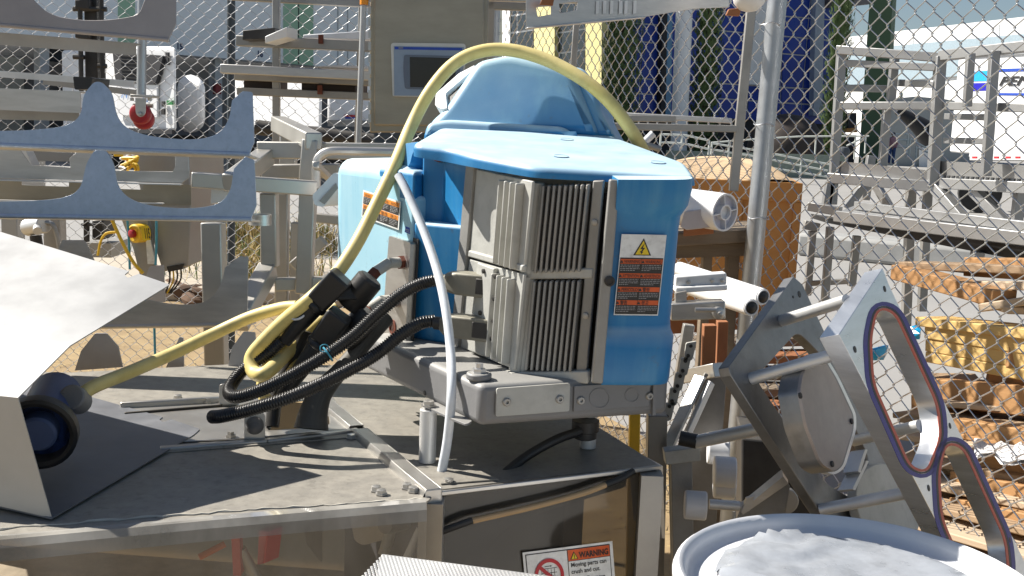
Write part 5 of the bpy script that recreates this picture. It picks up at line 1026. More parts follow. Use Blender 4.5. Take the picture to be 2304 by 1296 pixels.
# rounded cap between the plates
PC = (PA[0] - nP * .10, nP); onC = lambda px, py, o=0: PL(px, py, (PC[0] + nP * o, nP))
co = arcpts([(1797, 880, 10), (1803, 843, 10), (1826, 802, 10), (1850, 798, 10), (1882, 850, 14), (1921, 934, 10), (1921, 966, 10), (1896, 1050, 12), (1876, 1064, 10), (1846, 1046, 14), (1812, 958, 14)], 3)
m = MB(); m.prism([onC(*p) for p in co], -nP * .040); cap = m.build('motor_cap', fpd, ja, bevel=.003, seg=2)
m = MB(); m.prism([onC(*p, .004) for p in grow(co, -3)], -nP * .006); m.build('cap_lid', M('stained_lid', (.40, .35, .32), .45, .6, .18, 9, bump=.05), cap, bevel=.001)
m = MB(); m.prism([onC(*p, -.024) for p in grow(co, 6)], -nP * .014); m.build('cap_flange', fpa, cap, bevel=.003)
for x, y in ((1800, 890), (1916, 948), (1872, 1044)): a = onC(x, y, .005); MB().lathe(a, nP, [(.0055, -.001), (.0055, .002), (.003, .003)], 10).build('cap_screw', dark, cap)
m = MB(); m.prism([onBk(*p, .03) for p in ellipse(2000, 1135, 70, 95, 28, -.35)], -nP * .02); m.build('round_cover', cast, ja, bevel=.002)
m = MB(); m.prism([onBk(*p, .06) for p in arcpts([(1930, 1060), (1946, 1010, 10), (1952, 1012), (1936, 1064)])], -nP * .03); m.build('thin_blade', steel2, ja); m = MB(); m.prism([onBk(*p, .06) for p in ((1918, 1100), (1950, 1036), (1955, 1038), (1924, 1104))], -nP * .03); m.build('thin_blade', steel2, ja)
lb_ = thing('lever_bracket', 'grey lever bracket with holes lying at the foot of the aluminium jig', 'bracket', W(1720, 1130, 2.15)); m = MB(); m.prism([W(*p, 2.15) for p in arcpts([(1768, 1080), (1778, 1094), (1765, 1170), (1660, 1170), (1668, 1150)])], (0, .012, 0)); m.build('bracket_sheet', castdk, lb_, bevel=.001); m = MB(); m.prism([W(1762, 1072, 2.14), W(1774, 1088, 2.14), W(1672, 1158, 2.14), W(1666, 1150, 2.14)], (.01, .05, .0)); m.build('bracket_edge', steel, lb_); m = MB(); m.prism([W(*p, 2.1) for p in ((1680, 1122), (1698, 1116), (1686, 1150), (1668, 1154))], (0, .01, 0)); m.build('bracket_lug', steel, lb_)
gsf = thing('ground_shade_filler', 'added dark gearbox block in shade at the foot of the aluminium jig', 'filler', gz(W(1740, 1150, 2.5), 0))  # invented dark block filling in for ground that lies in shade
m = MB(); m.prism([W(*p, 2.62) for p in ((1668, 985), (1800, 1000), (1890, 1180), (1885, 1330), (1668, 1330))], (.03, .22, 0)); m.build('filler_body', dark, gsf, bevel=.006); MB().cyl(W(1760, 1120, 2.6), W(1760, 1120, 2.6) + V((0, -.03, 0)), .035, 20).build('filler_hub', dull, gsf, bevel=.003)
tpl = thing('timber_pile', 'low pile of grey brown planks in the shade of the orange crate', 'timber', gz(W(1700, 850, 4.4), 0))
for i in range(7): MB().bar(W(1560 + 12 * i, 770 + 34 * i, 4.55 - .1 * i), W(1900 + 10 * i, 760 + 40 * i, 4.5 - .1 * i), .14, .035).build('plank', (wgrey, wred, wgrey, wgrey, wred, wgrey, wgrey)[i], tpl, bevel=.003)
# white drum
dr = thing('white_drum', 'large white plastic drum with a raised rim in the front right corner', 'drum', (.486, 1.44, 0)); cD = V((.505, 1.440, 0)); Rd = .258
MB().lathe(cD, bz, [(Rd - .025, .05), (Rd - .005, .1), (Rd, .45), (Rd - .004, .9), (Rd - .016, .945), (Rd - .012, .955), (Rd, .965), (Rd + .001, .978), (Rd - .002, .986), (Rd - .008, .991), (Rd - .015, .988), (Rd - .019, .978), (Rd - .022, .969), (Rd - .034, .965), (Rd - .052, .966), (Rd - .060, .970), (.06, .972), (0, .973)], 72).build('drum_body', M('dusty_white_drum', (.66, .67, .69), .42, 0, .06, 4, bump=.04, grime=.12), dr, smooth=60)
m = MB(); rnd = random.Random(21); G = 34; vs = []; fs = []
for i in range(G + 1):
    for j in range(G + 1):
        x, y = (i / G - .5) * .44, (j / G - .5) * .44; fall = 1 / (1 + math.exp(40 * (x + .0))); hh = .003 + fall * (.012 * abs(math.sin(17 * x + 4 * math.sin(11 * y + 1))) + .005 * abs(math.sin(37 * x - 21 * y + 2 * math.sin(30 * y)))) + rnd.uniform(0, .0008); vs.append(cD + V((-.02 + x * (.95 + .1 * math.sin(9 * y * 10)), -.01 + y * (.95 + .08 * math.sin(40 * x)), .972 + hh)))
for i in range(G):
    for j in range(G):
        c = vs[i * (G + 1) + j] - cD
        if c.x ** 2 + c.y ** 2 < .206 ** 2: fs.append((i * (G + 1) + j, i * (G + 1) + j + 1, (i + 1) * (G + 1) + j + 1, (i + 1) * (G + 1) + j))
vs = [v if (v - cD).xy.length < .197 else cD + V(((v - cD).x * .197 / (v - cD).xy.length, (v - cD).y * .197 / (v - cD).xy.length, .9725)) for v in vs]
m.add(vs, fs); fo = m.build('plastic_film', M('milky_plastic_film', (.33, .35, .38), .28, 0, .2, 14, bump=.15, bscale=60, grime=.2), None, smooth=70, norm=False); tag(fo, 'crumpled milky plastic film lying inside the drum rim', 'film')
# timber pallets beyond the fence
wood = [M('pallet_wood_%s' % n, c, .75, 0, .15, 2.2, col2=c2, amt=1.0, bump=.25, bscale=30, stretch=(.6, .6, 5)) for n, c, c2 in (('brown', (.24, .155, .09), (.42, .30, .185)), ('yellow', (.48, .30, .09), (.68, .48, .20)), ('orange', (.28, .135, .05), (.47, .27, .115)), ('pale', (.38, .28, .18), (.56, .45, .33)))]
def pal(lab, boards, loc):
    t = thing('pallet', lab, 'pallet', gz(loc, 0))
    for p, q, w_, h, mi, y in boards:
        P, Q_ = W(*p), W(*q); o = MB().bar(P, Q_, w_, h).build('plank', wood[mi], t, bevel=.004)
    return t
pal('brown weathered pallet with a curved top board, topmost of the stack', [((2028, 612, 4.3), (2260, 672, 3.7), .10, .06, 2, 0), ((2040, 596, 4.35), (2420, 610, 3.7), .14, .03, 0, 0), ((2190, 600, 4.2), (2450, 614, 3.6), .09, .075, 2, 0), ((2270, 588, 4.3), (2420, 594, 4.0), .1, .03, 2, 0), ((2180, 640, 4.0), (2430, 646, 3.5), .12, .03, 3, 0), ((2230, 690, 3.75), (2430, 660, 3.5), .16, .03, 3, 0), ((2120, 640, 4.2), (2300, 700, 3.6), .10, .025, 3, 0)], W(2200, 640, 4.0))
pal('fresh yellow timber pallet with split end grain, middle of the stack', [((2098, 722, 4.0), (2430, 760, 3.35), .16, .035, 1, 0), ((2092, 740, 3.95), (2430, 790, 3.3), .05, .07, 1, 0), ((2096, 775, 3.95), (2430, 830, 3.3), .06, .05, 1, 0), ((2106, 802, 3.95), (2440, 862, 3.3), .10, .04, 1, 0), ((2290, 745, 3.6), (2296, 830, 3.55), .10, .08, 2, 0)], W(2200, 770, 3.8))
pal('dark orange pallet in shade under the yellow timber', [((2110, 880, 3.9), (2440, 910, 3.3), .12, .10, 2, 0), ((2240, 868, 3.7), (2430, 900, 3.3), .06, .10, 2, 0), ((2060, 850, 3.95), (2200, 852, 3.9), .10, .02, 0, 0), ((2080, 935, 3.9), (2430, 960, 3.4), .3, .02, 0, 0)], W(2200, 900, 3.7))
bdm = [((2100 + 30 * i, 905 + 34 * i, 3.75 - .07 * i), (2450, 935 + 46 * i, 3.35 - .08 * i), .06 + .03 * (i % 3), .018, (3, 0, 2, 3, 0)[i % 5], 0) for i in range(6)] + [((2040, 930 + 46 * i, 3.9 - .12 * i), (2460, 972 + 62 * i, 3.25 - .10 * i), .15, .022, (0, 3, 0, 3, 0, 3, 0)[i], 0) for i in range(7)] + [((2150, 962 + 60 * i, 3.6 - .1 * i), (2440, 1010 + 66 * i, 3.15 - .1 * i), .05, .07, 2, 0) for i in range(4)]
pal('low brown pallet of wide boards on the ground under the whole stack', bdm, W(2200, 1050, 3.5))
pal('shaded back layer of brown pallet boards behind the low pallet', [((2055 + 4 * i, 868 + 38 * i, 4.15 - .1 * i), (2480, 905 + 50 * i, 3.6 - .09 * i), .06, .05 + .02 * (i % 2), (0, 2, 3)[i % 3], 0) for i in range(9)] + [((2150 + 95 * j, 860, 4.0 - .12 * j), (2180 + 105 * j, 1290, 3.3 - .08 * j), .09, .09, 2, 0) for j in range(3)], W(2250, 1000, 3.7))
for i, (x0, y0, D) in enumerate(((2040, 745, 3.6), (1965, 790, 3.5))):
    t = MB(); rnd = random.Random(i); pts = [W(x0 + rnd.uniform(-18, 40), y0 + rnd.uniform(-14, 22), D + rnd.uniform(-.05, .05)) for _ in range(16)]
    bm = bmesh.new(); [bm.verts.new(p) for p in pts]; bmesh.ops.convex_hull(bm, input=bm.verts); me = bpy.data.meshes.new('blue_rag'); bm.to_mesh(me); bm.free(); o = bpy.data.objects.new('blue_rag', me); COL.objects.link(o); me.materials.append(bpy.data.materials.get('blue_bag') or M('blue_bag', (.01, .32, .62), .3, bump=.4, bscale=25)); tag(o, ('bright blue plastic rag caught beside the yellow timber', 'small blue plastic scrap seen through the upper slot of the jig')[i], 'rag')
pbg = MB(); vs = []; fs = []; rnd = random.Random(9)
for i in range(11):
    for j in range(5): s = i / 10; p = W(2190 + 150 * s, 1006 + 22 * s + 9 * j, 3.42 - .2 * s - .04 * j); vs.append(p + V((0, 0, .03 + rnd.uniform(-.012, .016))))
for i in range(10):
    for j in range(4): fs.append((i * 5 + j, i * 5 + j + 1, i * 5 + 6 + j, i * 5 + 5 + j))
pbg.add(vs + [v - bz * .012 for v in vs], fs + [tuple(x + 55 for x in reversed(f)) for f in fs]); o = pbg.build('plastic_sheet', M('clear_plastic_film', (.75, .75, .75), .2, bump=.3, bscale=30), None, smooth=60); tag(o, 'crumpled white plastic film lying on the low brown pallet', 'film')
# ================================================================ left and middle: racks, trays, enclosure
tray = M('sky_tinted_plate', (.42, .48, .57), .36, .75, .09, 40, bump=.05, bscale=220, grime=.15)  # plain steel with the blue sky reflection tinted into its base colour
def curve_tray(lab, D, pts, flange, th=.004, mat=None, dp=.10, skew=0.0, name='cradle_plate'):
    t = thing(name, lab, 'plate', W(300, 300, D)); pl_ = vplane(W(300, pts[0][1], D), (1, skew), -.0 if flange is None else .12); n = pl_[1]
    m = MB(); m.prism([PL(*p, pl_) for p in arcpts(pts)], -n * th); m.build('plate_face', mat or tray, t, bevel=.001)
    if flange:
        a, b = PL(*flange[0], pl_), PL(*flange[1], pl_); m = MB(); m.prism([a, b, b - n * dp, a - n * dp], bz * -.004); m.build('bent_flange', steel, t); m = MB(); m.tube([a - n * .002, b - n * .002], .006, 10); m.build('bend_edge', mat or tray, t)
    return t
curve_tray('grey scalloped steel cradle plate hanging across the top left corner', 2.8, [(-160, -40), (40, -40), (75, 0, 30), (112, 34, 40), (180, 46, 60), (250, 45, 50), (312, 34, 20), (322, 8, 20), (338, -30), (396, -30), (396, 54, 6), (380, 88), (-160, 40)], ((-160, 42), (379, 89)), dp=.014, mat=M('warm_plate', (.34, .31, .30), .5, .3, .1, 8))
curve_tray('sky tinted cradle plate with a tall centre tooth, upper of the two', 2.5, [(-160, 296), (60, 294, 60), (150, 285, 40), (182, 262, 20), (188, 212, 14), (212, 184, 8), (228, 184, 8), (252, 208, 14), (262, 262, 20), (284, 290, 30), (340, 308, 60), (440, 316, 60), (494, 302, 24), (516, 268, 16), (522, 226), (546, 205), (568, 207, 5), (572, 320), (560, 348), (-160, 318)], ((-160, 320), (562, 347)), dp=.09)
curve_tray('sky tinted cradle plate with a stained centre tooth, lower of the two', 2.42, [(-160, 455), (60, 453, 60), (150, 446, 40), (182, 424, 20), (194, 368, 14), (212, 338, 8), (238, 338, 8), (256, 366, 14), (264, 420, 20), (292, 450, 30), (350, 466, 60), (440, 470, 60), (498, 458, 24), (520, 426, 16), (526, 380), (552, 352, 3), (572, 360, 4), (577, 462), (564, 494), (-160, 482)], ((-160, 484), (566, 493)), dp=.09)
curve_tray('grey cradle plate with a stepped right tooth behind the bright hood', 2.75, [(60, 640), (120, 590), (140, 540), (190, 540, 6), (214, 590), (300, 668, 30), (400, 688, 60), (470, 680, 30), (498, 640, 16), (506, 602), (540, 576), (558, 578, 3), (556, 728), (60, 736)], ((60, 738), (556, 730)), mat=steel)
for i, (pts, lab) in enumerate((([(168, 834), (182, 790), (214, 750, 3), (240, 750, 3), (266, 780), (276, 826)], 'lower steel tooth plate with a flat top left of the yellow cable'), ([(512, 830), (522, 782), (548, 746, 3), (574, 748, 3), (580, 826)], 'lower steel tooth plate beside the yellow cable loop'), ([(372, 830), (396, 775), (404, 758, 2), (412, 760), (414, 826)], 'narrow steel tooth plate behind the yellow cable tail'), ([(322, 640), (336, 600, 3), (368, 596, 3), (372, 680), (322, 680)], 'small steel tooth plate behind the hood tip'))):
    curve_tray(lab, 2.55 if i < 3 else 3.0, pts, None, mat=M('tooth_grey_%s' % 'abcd'[i], (.46, .46, .48), .45, .35, .1, 8), name='tooth_plate')
# grey slotted plate behind
sp = thing('slotted_plate', 'grey folded plate with rectangular slots behind the sky tinted cradle plates', 'plate', W(200, 400, 2.9)); pl_ = vplane(W(200, 400, 2.9), (1, .02)); n = pl_[1]
m = MB(); m.prism([PL(*p, pl_) for p in [(-160, 320), (40, 330), (70, 372), (158, 376), (156, 356), (180, 336), (250, 336), (252, 384), (388, 386, ), (394, 376), (394, 340), (424, 340), (426, 400), (410, 412), (-160, 396)]], -n * .003); m.build('plate_face', steel, sp, bevel=.0008)
m = MB(); m.prism([PL(*p, (pl_[0] - n * .03, n)) for p in ((-160, 402), (430, 416), (430, 462), (-160, 470))], -n * .003, [[PL(*p, (pl_[0] - n * .03, n)) for p in q] for q in (((48, 404), (155, 406), (155, 420), (48, 417)), ((262, 411), (322, 412), (322, 427), (262, 425)))]); m.build('slot_strip', warmst, sp)
a, b = PL(-160, 399, pl_), PL(412, 413, pl_); m = MB(); m.prism([a, b, b + n * .03, a + n * .03], bz * -.003); m.build('bent_flange', steel2, sp)
a, b = PL(-160, 446, pl_), PL(370, 456, pl_); m = MB(); m.prism([a, b, b + n * .02, a + n * .02], bz * -.003); m.build('bent_flange', steel2, sp)
m = MB(); m.prism([PL(*p, (pl_[0] - n * .06, n)) for p in ((40, 332), (54, 332), (72, 372), (48, 370))], -n * .05); m.build('hinge_plate', steel2, sp); MB().prism([PL(*p, (pl_[0] - n * .2, n)) for p in ((52, 338), (175, 345), (172, 364), (60, 362))], -n * .01).build('rear_strip', sst, sp)
# pole with red casters
cp_ = thing('caster_pole', 'upturned galvanised pole with two red caster wheels', 'pole', W(318, 250, 3.0)); Dp = 3.0
MB().tube([W(321, -60, Dp), W(318, 214, Dp)], .0125, 16).build('pole', galvp, cp_); MB().prism([W(*p, Dp - .03) for p in ((293, 212), (342, 214), (342, 220), (293, 218))], (0, .06, 0)).build('mount_plate', steel, cp_, bevel=.001); MB().prism([W(*p, Dp - .028) for p in arcpts([(304, 220), (328, 221), (327, 258, 8), (315, 265, 8), (305, 256, 8)])], (0, .004, 0)).build('fork', steel, cp_, bevel=.001)
for (x, y, D) in ((315, 256, Dp), (322, 268, Dp + .05)): c = W(x, y, D); MB().lathe(c + V((0, -.012, 0)), V((.1, 1, 0)), [(.024, 0), (.029, .004), (.029, .022), (.024, .026)], 24).build('caster_wheel', red, cp_, smooth=60)
MB().lathe(W(315, 256, Dp - .03), V((0, -1, 0)), [(.006, 0), (.006, .006), (.003, .007)], 10).build('axle_bolt', steel, cp_)
for x in (297, 337): MB().cyl(W(x, 220, Dp), W(x, 227, Dp), .006, 8).build('mount_nut', steel, cp_)
for x0, y0, x1, y1 in ((300, 237, 344, 238),): MB().cyl(W(x0, y0, Dp + .03), W(x1, y1, Dp + .03), .006, 8).build('brake_bar', dull, cp_)
# dark mast with rods
ms = thing('dark_mast', 'black machine mast with two thin rods behind the upper cradle plate', 'mast', gz(W(205, 100, 4.2), 0)); Dm = 4.2
MB().bar(W(206, -120, Dm), W(212, 250, Dm), .048, .048).build('mast_column', dark, ms, bevel=.003); 
for x in (178, 226): MB().tube([W(x, -120, Dm - .05), W(x + 5, 205, Dm - .05)], .009, 10).build('rod', dark, ms)
for x0, x1, y in ((165, 240, 20), (165, 190, 128), (220, 240, 148)): MB().tube([W(x0, y, Dm - .05), W(x1, y + 1, Dm - .05)], .009, 8).build('cross_rod', dark, ms)
for y in (8, 75): MB().prism([W(*p, Dm - .06) for p in ((168, y - 10), (200, y - 10), (200, y + 14), (168, y + 10))], (0, .08, 0)).build('mast_clamp', dark, ms, bevel=.004)
# channels
def chan(lab, p, q, w_, h, mat, name='steel_channel'):
    t = thing(name, lab, 'channel', W(*p)); MB().bar(W(*p), W(*q), w_, .004).build('channel_top', mat, t); P, Q_ = W(*p), W(*q); o = V((0, -w_ / 2, -h / 2)); MB().bar(P + o, Q_ + o, .004, h).build('channel_web', mat, t); return t
chan('long pale steel angle crossing to the caster pole', (-120, 152, 3.1), (306, 184, 3.1), .03, .016, steel2)
chan('wide stainless channel left of the centre tooth', (-120, 196, 2.9), (190, 208, 2.9), .05, .055, steel)
chan('dark steel angle under the top cradle plate', (-120, 66, 2.9), (312, 100, 2.9), .04, .030, dull)
chan('dark steel channel low behind the wide stainless channel', (-120, 238, 3.0), (186, 244, 3.0), .05, .035, dull)
chan('thin grey bar behind the black mast', (100, 178, 3.6), (312, 204, 3.6), .02, .018, dull)
bkx = MB().prism([W(*p, 2.8) for p in arcpts([(164, 172, 4), (208, 174, 4), (204, 200, 4), (168, 202, 4)])], (0, .12, 0)).build('black_box', black, None, bevel=.004); tag(bkx, 'small black rubber box sitting on the wide stainless channel', 'box')
# shelf rack
shd2 = M('shaded_rack_steel', (.33, .32, .30), .45, .7, .15, 5, bump=.05, dust=TAN, dustamt=.4)
rk = thing('shelf_rack', 'tall stainless shelf rack with loaded shelves in the middle left', 'rack', gz(W(700, 200, 4.3), 0)); Dr = 4.3
def rbar(t, p, q, w_, h=None, mat=None, name='shelf_beam'): return MB().bar(W(*p), W(*q), w_, h or w_).build(name, mat or shd2, t, bevel=.003)
rbar(rk, (622, -60, Dr), (622, 420, Dr), .028, name='rack_post', mat=dull); rbar(rk, (816, -60, Dr + .3), (804, 330, Dr + .3), .024, name='rack_post', mat=dull); rbar(rk, (1106, -60, Dr), (1098, 330, Dr), .03, name='rack_post', mat=dull)
for p, q, w_, h in (((520, -8, Dr + .2), (850, 10, Dr + .2), .03, .03), ((534, 92, Dr), (850, 106, Dr), .05, .04), ((500, 155, Dr - .1), (850, 172, Dr - .1), .06, .035), ((530, 172, Dr), (850, 186, Dr), .05, .03), ((535, 205, Dr), (850, 218, Dr), .04, .03), ((1060, 12, Dr), (1190, 16, Dr), .03, .03)): rbar(rk, p, q, w_, h, steel if p[1] == 155 else None)
for x, y in ((722, 92), (720, 206)): MB().prism([W(*p, Dr - .04) for p in ((x - 6, y - 14), (x + 4, y - 14), (x + 4, y + 6), (x - 6, y + 6))], (0, .02, 0)).build('shelf_clip', rust, rk)
def sbox(lab, pts, D, dep, mat, name='shelf_box'):
    o = MB().prism([W(*p, D) for p in pts], (.02, dep, 0)).build(name, mat, None, bevel=.003); tag(o, lab, 'box', None); return o
sbox('dark steel tray on the upper shelf with its edge in shade', ((546, 68), (618, 62), (618, 88), (545, 90)), 4.2, .25, dark, 'steel_tray'); sbox('white box end sticking out beside the rack post', ((596, 82), (646, 60), (646, 84), (596, 98)), 4.15, .1, white)
sbox('long white carton on the upper shelf left of the enclosure', ((682, 78), (850, 68), (850, 90), (682, 86)), 4.35, .3, whiteplastic, 'carton'); sbox('brown black crate on the lower shelf behind the rack post', ((548, 176), (612, 178), (612, 203), (548, 201)), 4.32, .2, M('brown_black_box', (.05, .035, .028), .7)); sbox('brown black crate on the lower shelf beside the enclosure', ((678, 180), (800, 186), (800, 212), (678, 208)), 4.32, .2, M('brown_black_box_two', (.05, .035, .028), .7)); sbox('flat white tray on the middle shelf', ((702, 150), (760, 146), (838, 150), (838, 156)), 4.3, .2, whiteplastic, 'flat_tray')
# enclosure with the operator screen
Dn = 3.9; en = thing('steel_enclosure', 'stainless control enclosure with an operator screen above the blue robot', 'enclosure', W(960, 290, Dn)); ep = vplane(W(960, 150, Dn), (1, .06)); n = ep[1]; onN = lambda px, py, o=0: PL(px, py, (ep[0] + n * o, n))
m = MB(); m.prism([onN(*p) for p in ((832, -80), (1100, -80), (1096, 298), (832, 298))], -n * .22); m.build('enclosure_body', warmst, en, bevel=.004); m = MB(); m.prism([onN(*p, .002) for p in ((843, -80), (1090, -80), (1086, 284), (842, 282))], n * .014); m.build('door', warmst, en, bevel=.004)
for k in range(12): y = -40 + 27 * k; MB().prism([onN(*p, .004) for p in ((829, y), (835, y), (835, y + 18), (829, y + 18))], n * .010).build('hinge_knuckle', steel, en)
hm = M('screen_bezel', (.62, .62, .58), .5); m = MB(); m.prism([onN(*p, .017) for p in arcpts([(880, 97, 8), (1048, 99, 8), (1044, 220, 4), (884, 217, 4)])], n * .018); scr = m.build('operator_screen', hm, en, bevel=.004)
m = MB(); m.prism([onN(*p, .0356) for p in ((886, 104), (1044, 106), (1040, 217), (887, 215))], n * .0012); m.build('screen_panel', M('panel_grey_blue', (.26, .33, .42), .4), scr); m = MB(); m.prism([onN(*p, .0375) for p in arcpts([(888, 105, 2), (1040, 108, 2), (1040, 113.5, 2), (888, 111, 2)])], n * .0006); m.build('blue_band', bluep, scr)
m = MB(); m.prism([onN(*p, .0375) for p in arcpts([(909, 123, 5), (1036, 126, 4), (1034, 204, 4), (911, 200, 6), (907, 160, 20)])], n * .001); m.build('screen_frame', M('screen_frame_grey', (.12, .15, .20), .3), scr); m = MB(); m.prism([onN(*p, .0388) for p in ((922, 128), (1026, 131), (1024, 198), (923, 196))], n * .0005); m.build('screen_glass', M('screen_glass_dark', (.02, .018, .02), .06, bump=0), scr)
L_ = Lab(onN(897, 105, .0386), onN(935, 105.6, .0386), onN(897, 111, .0386), scr, .0004); lines(L_, 0, .55, .15, 1.5, 1, greyp, 1, 3).build('band_print', greyp, scr)
# beacon pole and feet
bp_ = thing('beacon_pole', 'grey ribbed pole carrying an amber lamp beside the enclosure', 'pole', W(806, 330, 3.85)); MB().tube([W(818, 12, 3.85), W(806, 332, 3.85)], .0105, 14).build('pole', M('grey_conduit', (.45, .46, .46), .45, .2), bp_); MB().tube([W(819, 11, 3.85), W(820, -30, 3.85)], .015, 14).build('amber_lamp', M('amber_lens', (.80, .28, .01), .3), bp_)
# welded stainless frame in the middle
wf = thing('welded_frame', 'welded square tube steel frame standing between cradle plates and blue robot', 'frame', gz(W(650, 500, 3.1), 0)); tb = M('square_tube', (.46, .45, .42), .42, .7, .1, 5, bump=.04, dust=TAN, dustamt=.35)
def wb_(p, q, w_=.05, h=None): return MB().bar(W(*p), W(*q), w_, h or w_).build('tube', tb, wf, bevel=.004)
for p, q, w_ in (((582, 337, 3.2), (1060, 344, 3.2), .05), ((590, 386, 3.35), (765, 384, 3.35), .045), ((430, 404, 2.9), (712, 424, 3.0), .042), ((606, 434, 3.0), (608, 600, 3.0), .046), ((480, 500, 2.9), (488, 840, 2.9), .056), ((694, 434, 3.0), (684, 660, 3.0), .045), ((636, 434, 3.4), (634, 700, 3.4), .04), ((668, 500, 3.4), (664, 720, 3.4), .034), ((618, 640, 3.0), (800, 634, 3.05), .036), ((604, 606, 3.0), (535, 728, 2.75), .05), ((626, 278, 3.6), (706, 318, 3.1), .05), ((650, 300, 3.5), (648, 420, 3.5), .05), ((700, 314, 3.12), (690, 434, 3.12), .045), ((600, 350, 3.2), (520, 412, 2.9), .05), ((710, 370, 3.0), (750, 410, 3.3), .02), ((700, 488, 3.4), (780, 498, 3.4), .03), ((730, 540, 3.3), (660, 600, 3.3), .035)): wb_(p, q, w_)
MB().prism([W(*p, 2.93) for p in arcpts([(476, 412, 4), (524, 412, 4), (520, 452), (474, 458)])], (.02, .01, 0)).build('bright_gusset', steel2, wf); MB().tube(spline([W(x, y, 3.05) for x, y in ((712, 424), (712, 370), (722, 350), (745, 340), (800, 340), (905, 342))], 6), .0125, 10).build('bent_handle', steel, wf)
MB().lathe(W(585, 494, 2.8), bz, [(.030, -.014), (.030, .014), (.026, .014), (.026, -.014)], 20).build('pipe_collar', steel, wf)
sl = thing('grey_guard_block', 'pale grey moulded block leaning on the welded frame left of the blue robot', 'block', W(735, 420, 2.9)); m = MB(); m.prism([W(*p, 2.9) for p in arcpts([(702, 440, 6), (752, 388, 5), (764, 392), (764, 420), (728, 466, 6), (708, 462, 6)])], (.05, .10, 0)); m.build('block_body', whiteplastic, sl, bevel=.006, seg=3); MB().prism([W(*p, 2.895) for p in ((718, 452), (756, 412), (760, 424), (730, 460))], (0, .004, 0)).build('block_recess', dull, sl)
hs = thing('dark_pipe', 'dark grey pipe lying behind the rack under the white trailer', 'pipe', W(640, 300, 7)); MB().tube([W(576, 286, 7), W(840, 318, 7)], .05, 12).build('pipe_body', dark, hs); MB().lathe(W(916, 330, 6.5), V((0, -1, 0)), [(.06, 0), (.06, .02)], 20).build('pipe_disc', sst, hs)
wm = MB().prism([W(*p, 5.0) for p in ((-60, 350), (40, 352), (40, 480), (-60, 480))], (0, .3, 0)).build('grey_cabinet', sst, None, bevel=.005); tag(wm, 'plain grey cabinet edge at the far left behind the plates', 'cabinet')
# control cabinet with the yellow switch
cb = thing('switch_cabinet', 'grey tilted cabinet with a yellow and red isolator switch', 'cabinet', gz(W(360, 560, 3.4), 0)); Dk = 3.4
m = MB(); m.prism([W(*p, Dk) for p in ((296, 340), (424, 336), (430, 470), (422, 600), (366, 612), (330, 500))], (.05, .22, .02)); m.build('cabinet_body', sst, cb, bevel=.004); m = MB(); m.prism([W(*p, Dk - .01) for p in ((375, 600), (412, 594), (410, 606), (378, 612))], (0, .1, 0)); m.build('cable_entry', dark, cb)
m = MB(); m.prism([W(*p, Dk - .03) for p in ((268, 480), (330, 480), (346, 600), (360, 680), (330, 680), (300, 560))], (0, .03, 0)); m.build('mounting_leg', dull, cb); m = MB(); m.prism([W(*p, Dk - .04) for p in ((328, 540), (338, 540), (350, 594), (332, 594))], (0, .006, 0)); m.build('paper_tag', paper, cb)
a = W(308, 525, Dk - .05); MB().lathe(a, V((-.5, -.86, 0)), [(.030, -.03), (.030, .01), (.024, .014), (.020, .012)], 20).build('switch_ring', yel2, cb); MB().prism([W(*p, Dk - .04) for p in arcpts([(300, 505, 4), (322, 505, 4), (322, 545, 4), (304, 545, 4)])], (0, .05, 0)).build('switch_base', yel2, cb, bevel=.004); MB().lathe(a, V((-.5, -.86, 0)), [(.013, 0), (.013, .024), (.010, .026)], 14).build('switch_knob', red, cb)
L_ = Lab(W(317, 509, Dk - .085), W(335, 508, Dk - .085), W(321, 541, Dk - .085), cb, .001); L_.par = L_.rect(0, 0, 1, 1, 0, yprint, 'number_tag'); tag_root = L_.par; L_.text('1151', .10, .86, .70, ink, 3, bold=.02)
num = tag_root.children[-1]; X_ = L_.x.normalized(); xs = [v.co.dot(X_) for v in num.data.vertices]; x0_, k_ = min(xs), L_.x.length * .82 / (max(xs) - min(xs))
for v in num.data.vertices: v.co = v.co + X_ * ((v.co.dot(X_) - x0_) * (k_ - 1))
MB().tube(spline([W(x, y, Dk - .06) for x, y in ((286, 486), (290, 540), (292, 606))], 5), .004, 8).build('blue_wire', tie, cb); MB().tube(spline([W(x, y, Dk - .06) for x, y in ((352, 490), (352, 540), (350, 596))], 5), .004, 8).build('blue_wire', tie, cb); MB().tube([W(347, 730, Dk - .1), W(349, 800, Dk - .1)], .004, 8).build('blue_wire', tie, cb)
for i in range(4): MB().tube(spline([W(380 + 9 * i, 602, Dk), W(382 + 8 * i, 630, Dk), W(372 + 4 * i, 660, Dk)], 5), .003, 6).build('loose_wire', (dark, yel2, dark, black)[i], cb)
yw_ = thing('yellow_wire', 'thin yellow wire running down to the hood past the isolator switch', 'wire', W(280, 540, 3.2)); MB().tube(spline([W(x, y, 3.2) for x, y in ((252, 495), (275, 545), (300, 590), (322, 615))], 6), .0055, 8).build('wire_run', yel2, yw_); MB().tube(spline([W(x, y, 3.25) for x, y in ((262, 522), (238, 526), (226, 545), (220, 575))], 6), .004, 8).build('wire_loop', yel2, yw_)
tw = thing('wire_tangle', 'tangle of yellow and grey wires in a yellow box behind the cradle plate', 'wires', W(290, 370, 3.3)); MB().prism([W(*p, 3.4) for p in ((255, 338), (300, 340), (300, 352), (255, 352))], (0, .1, 0)).build('wire_box', yel2, tw, bevel=.003)
rnd = random.Random(2)
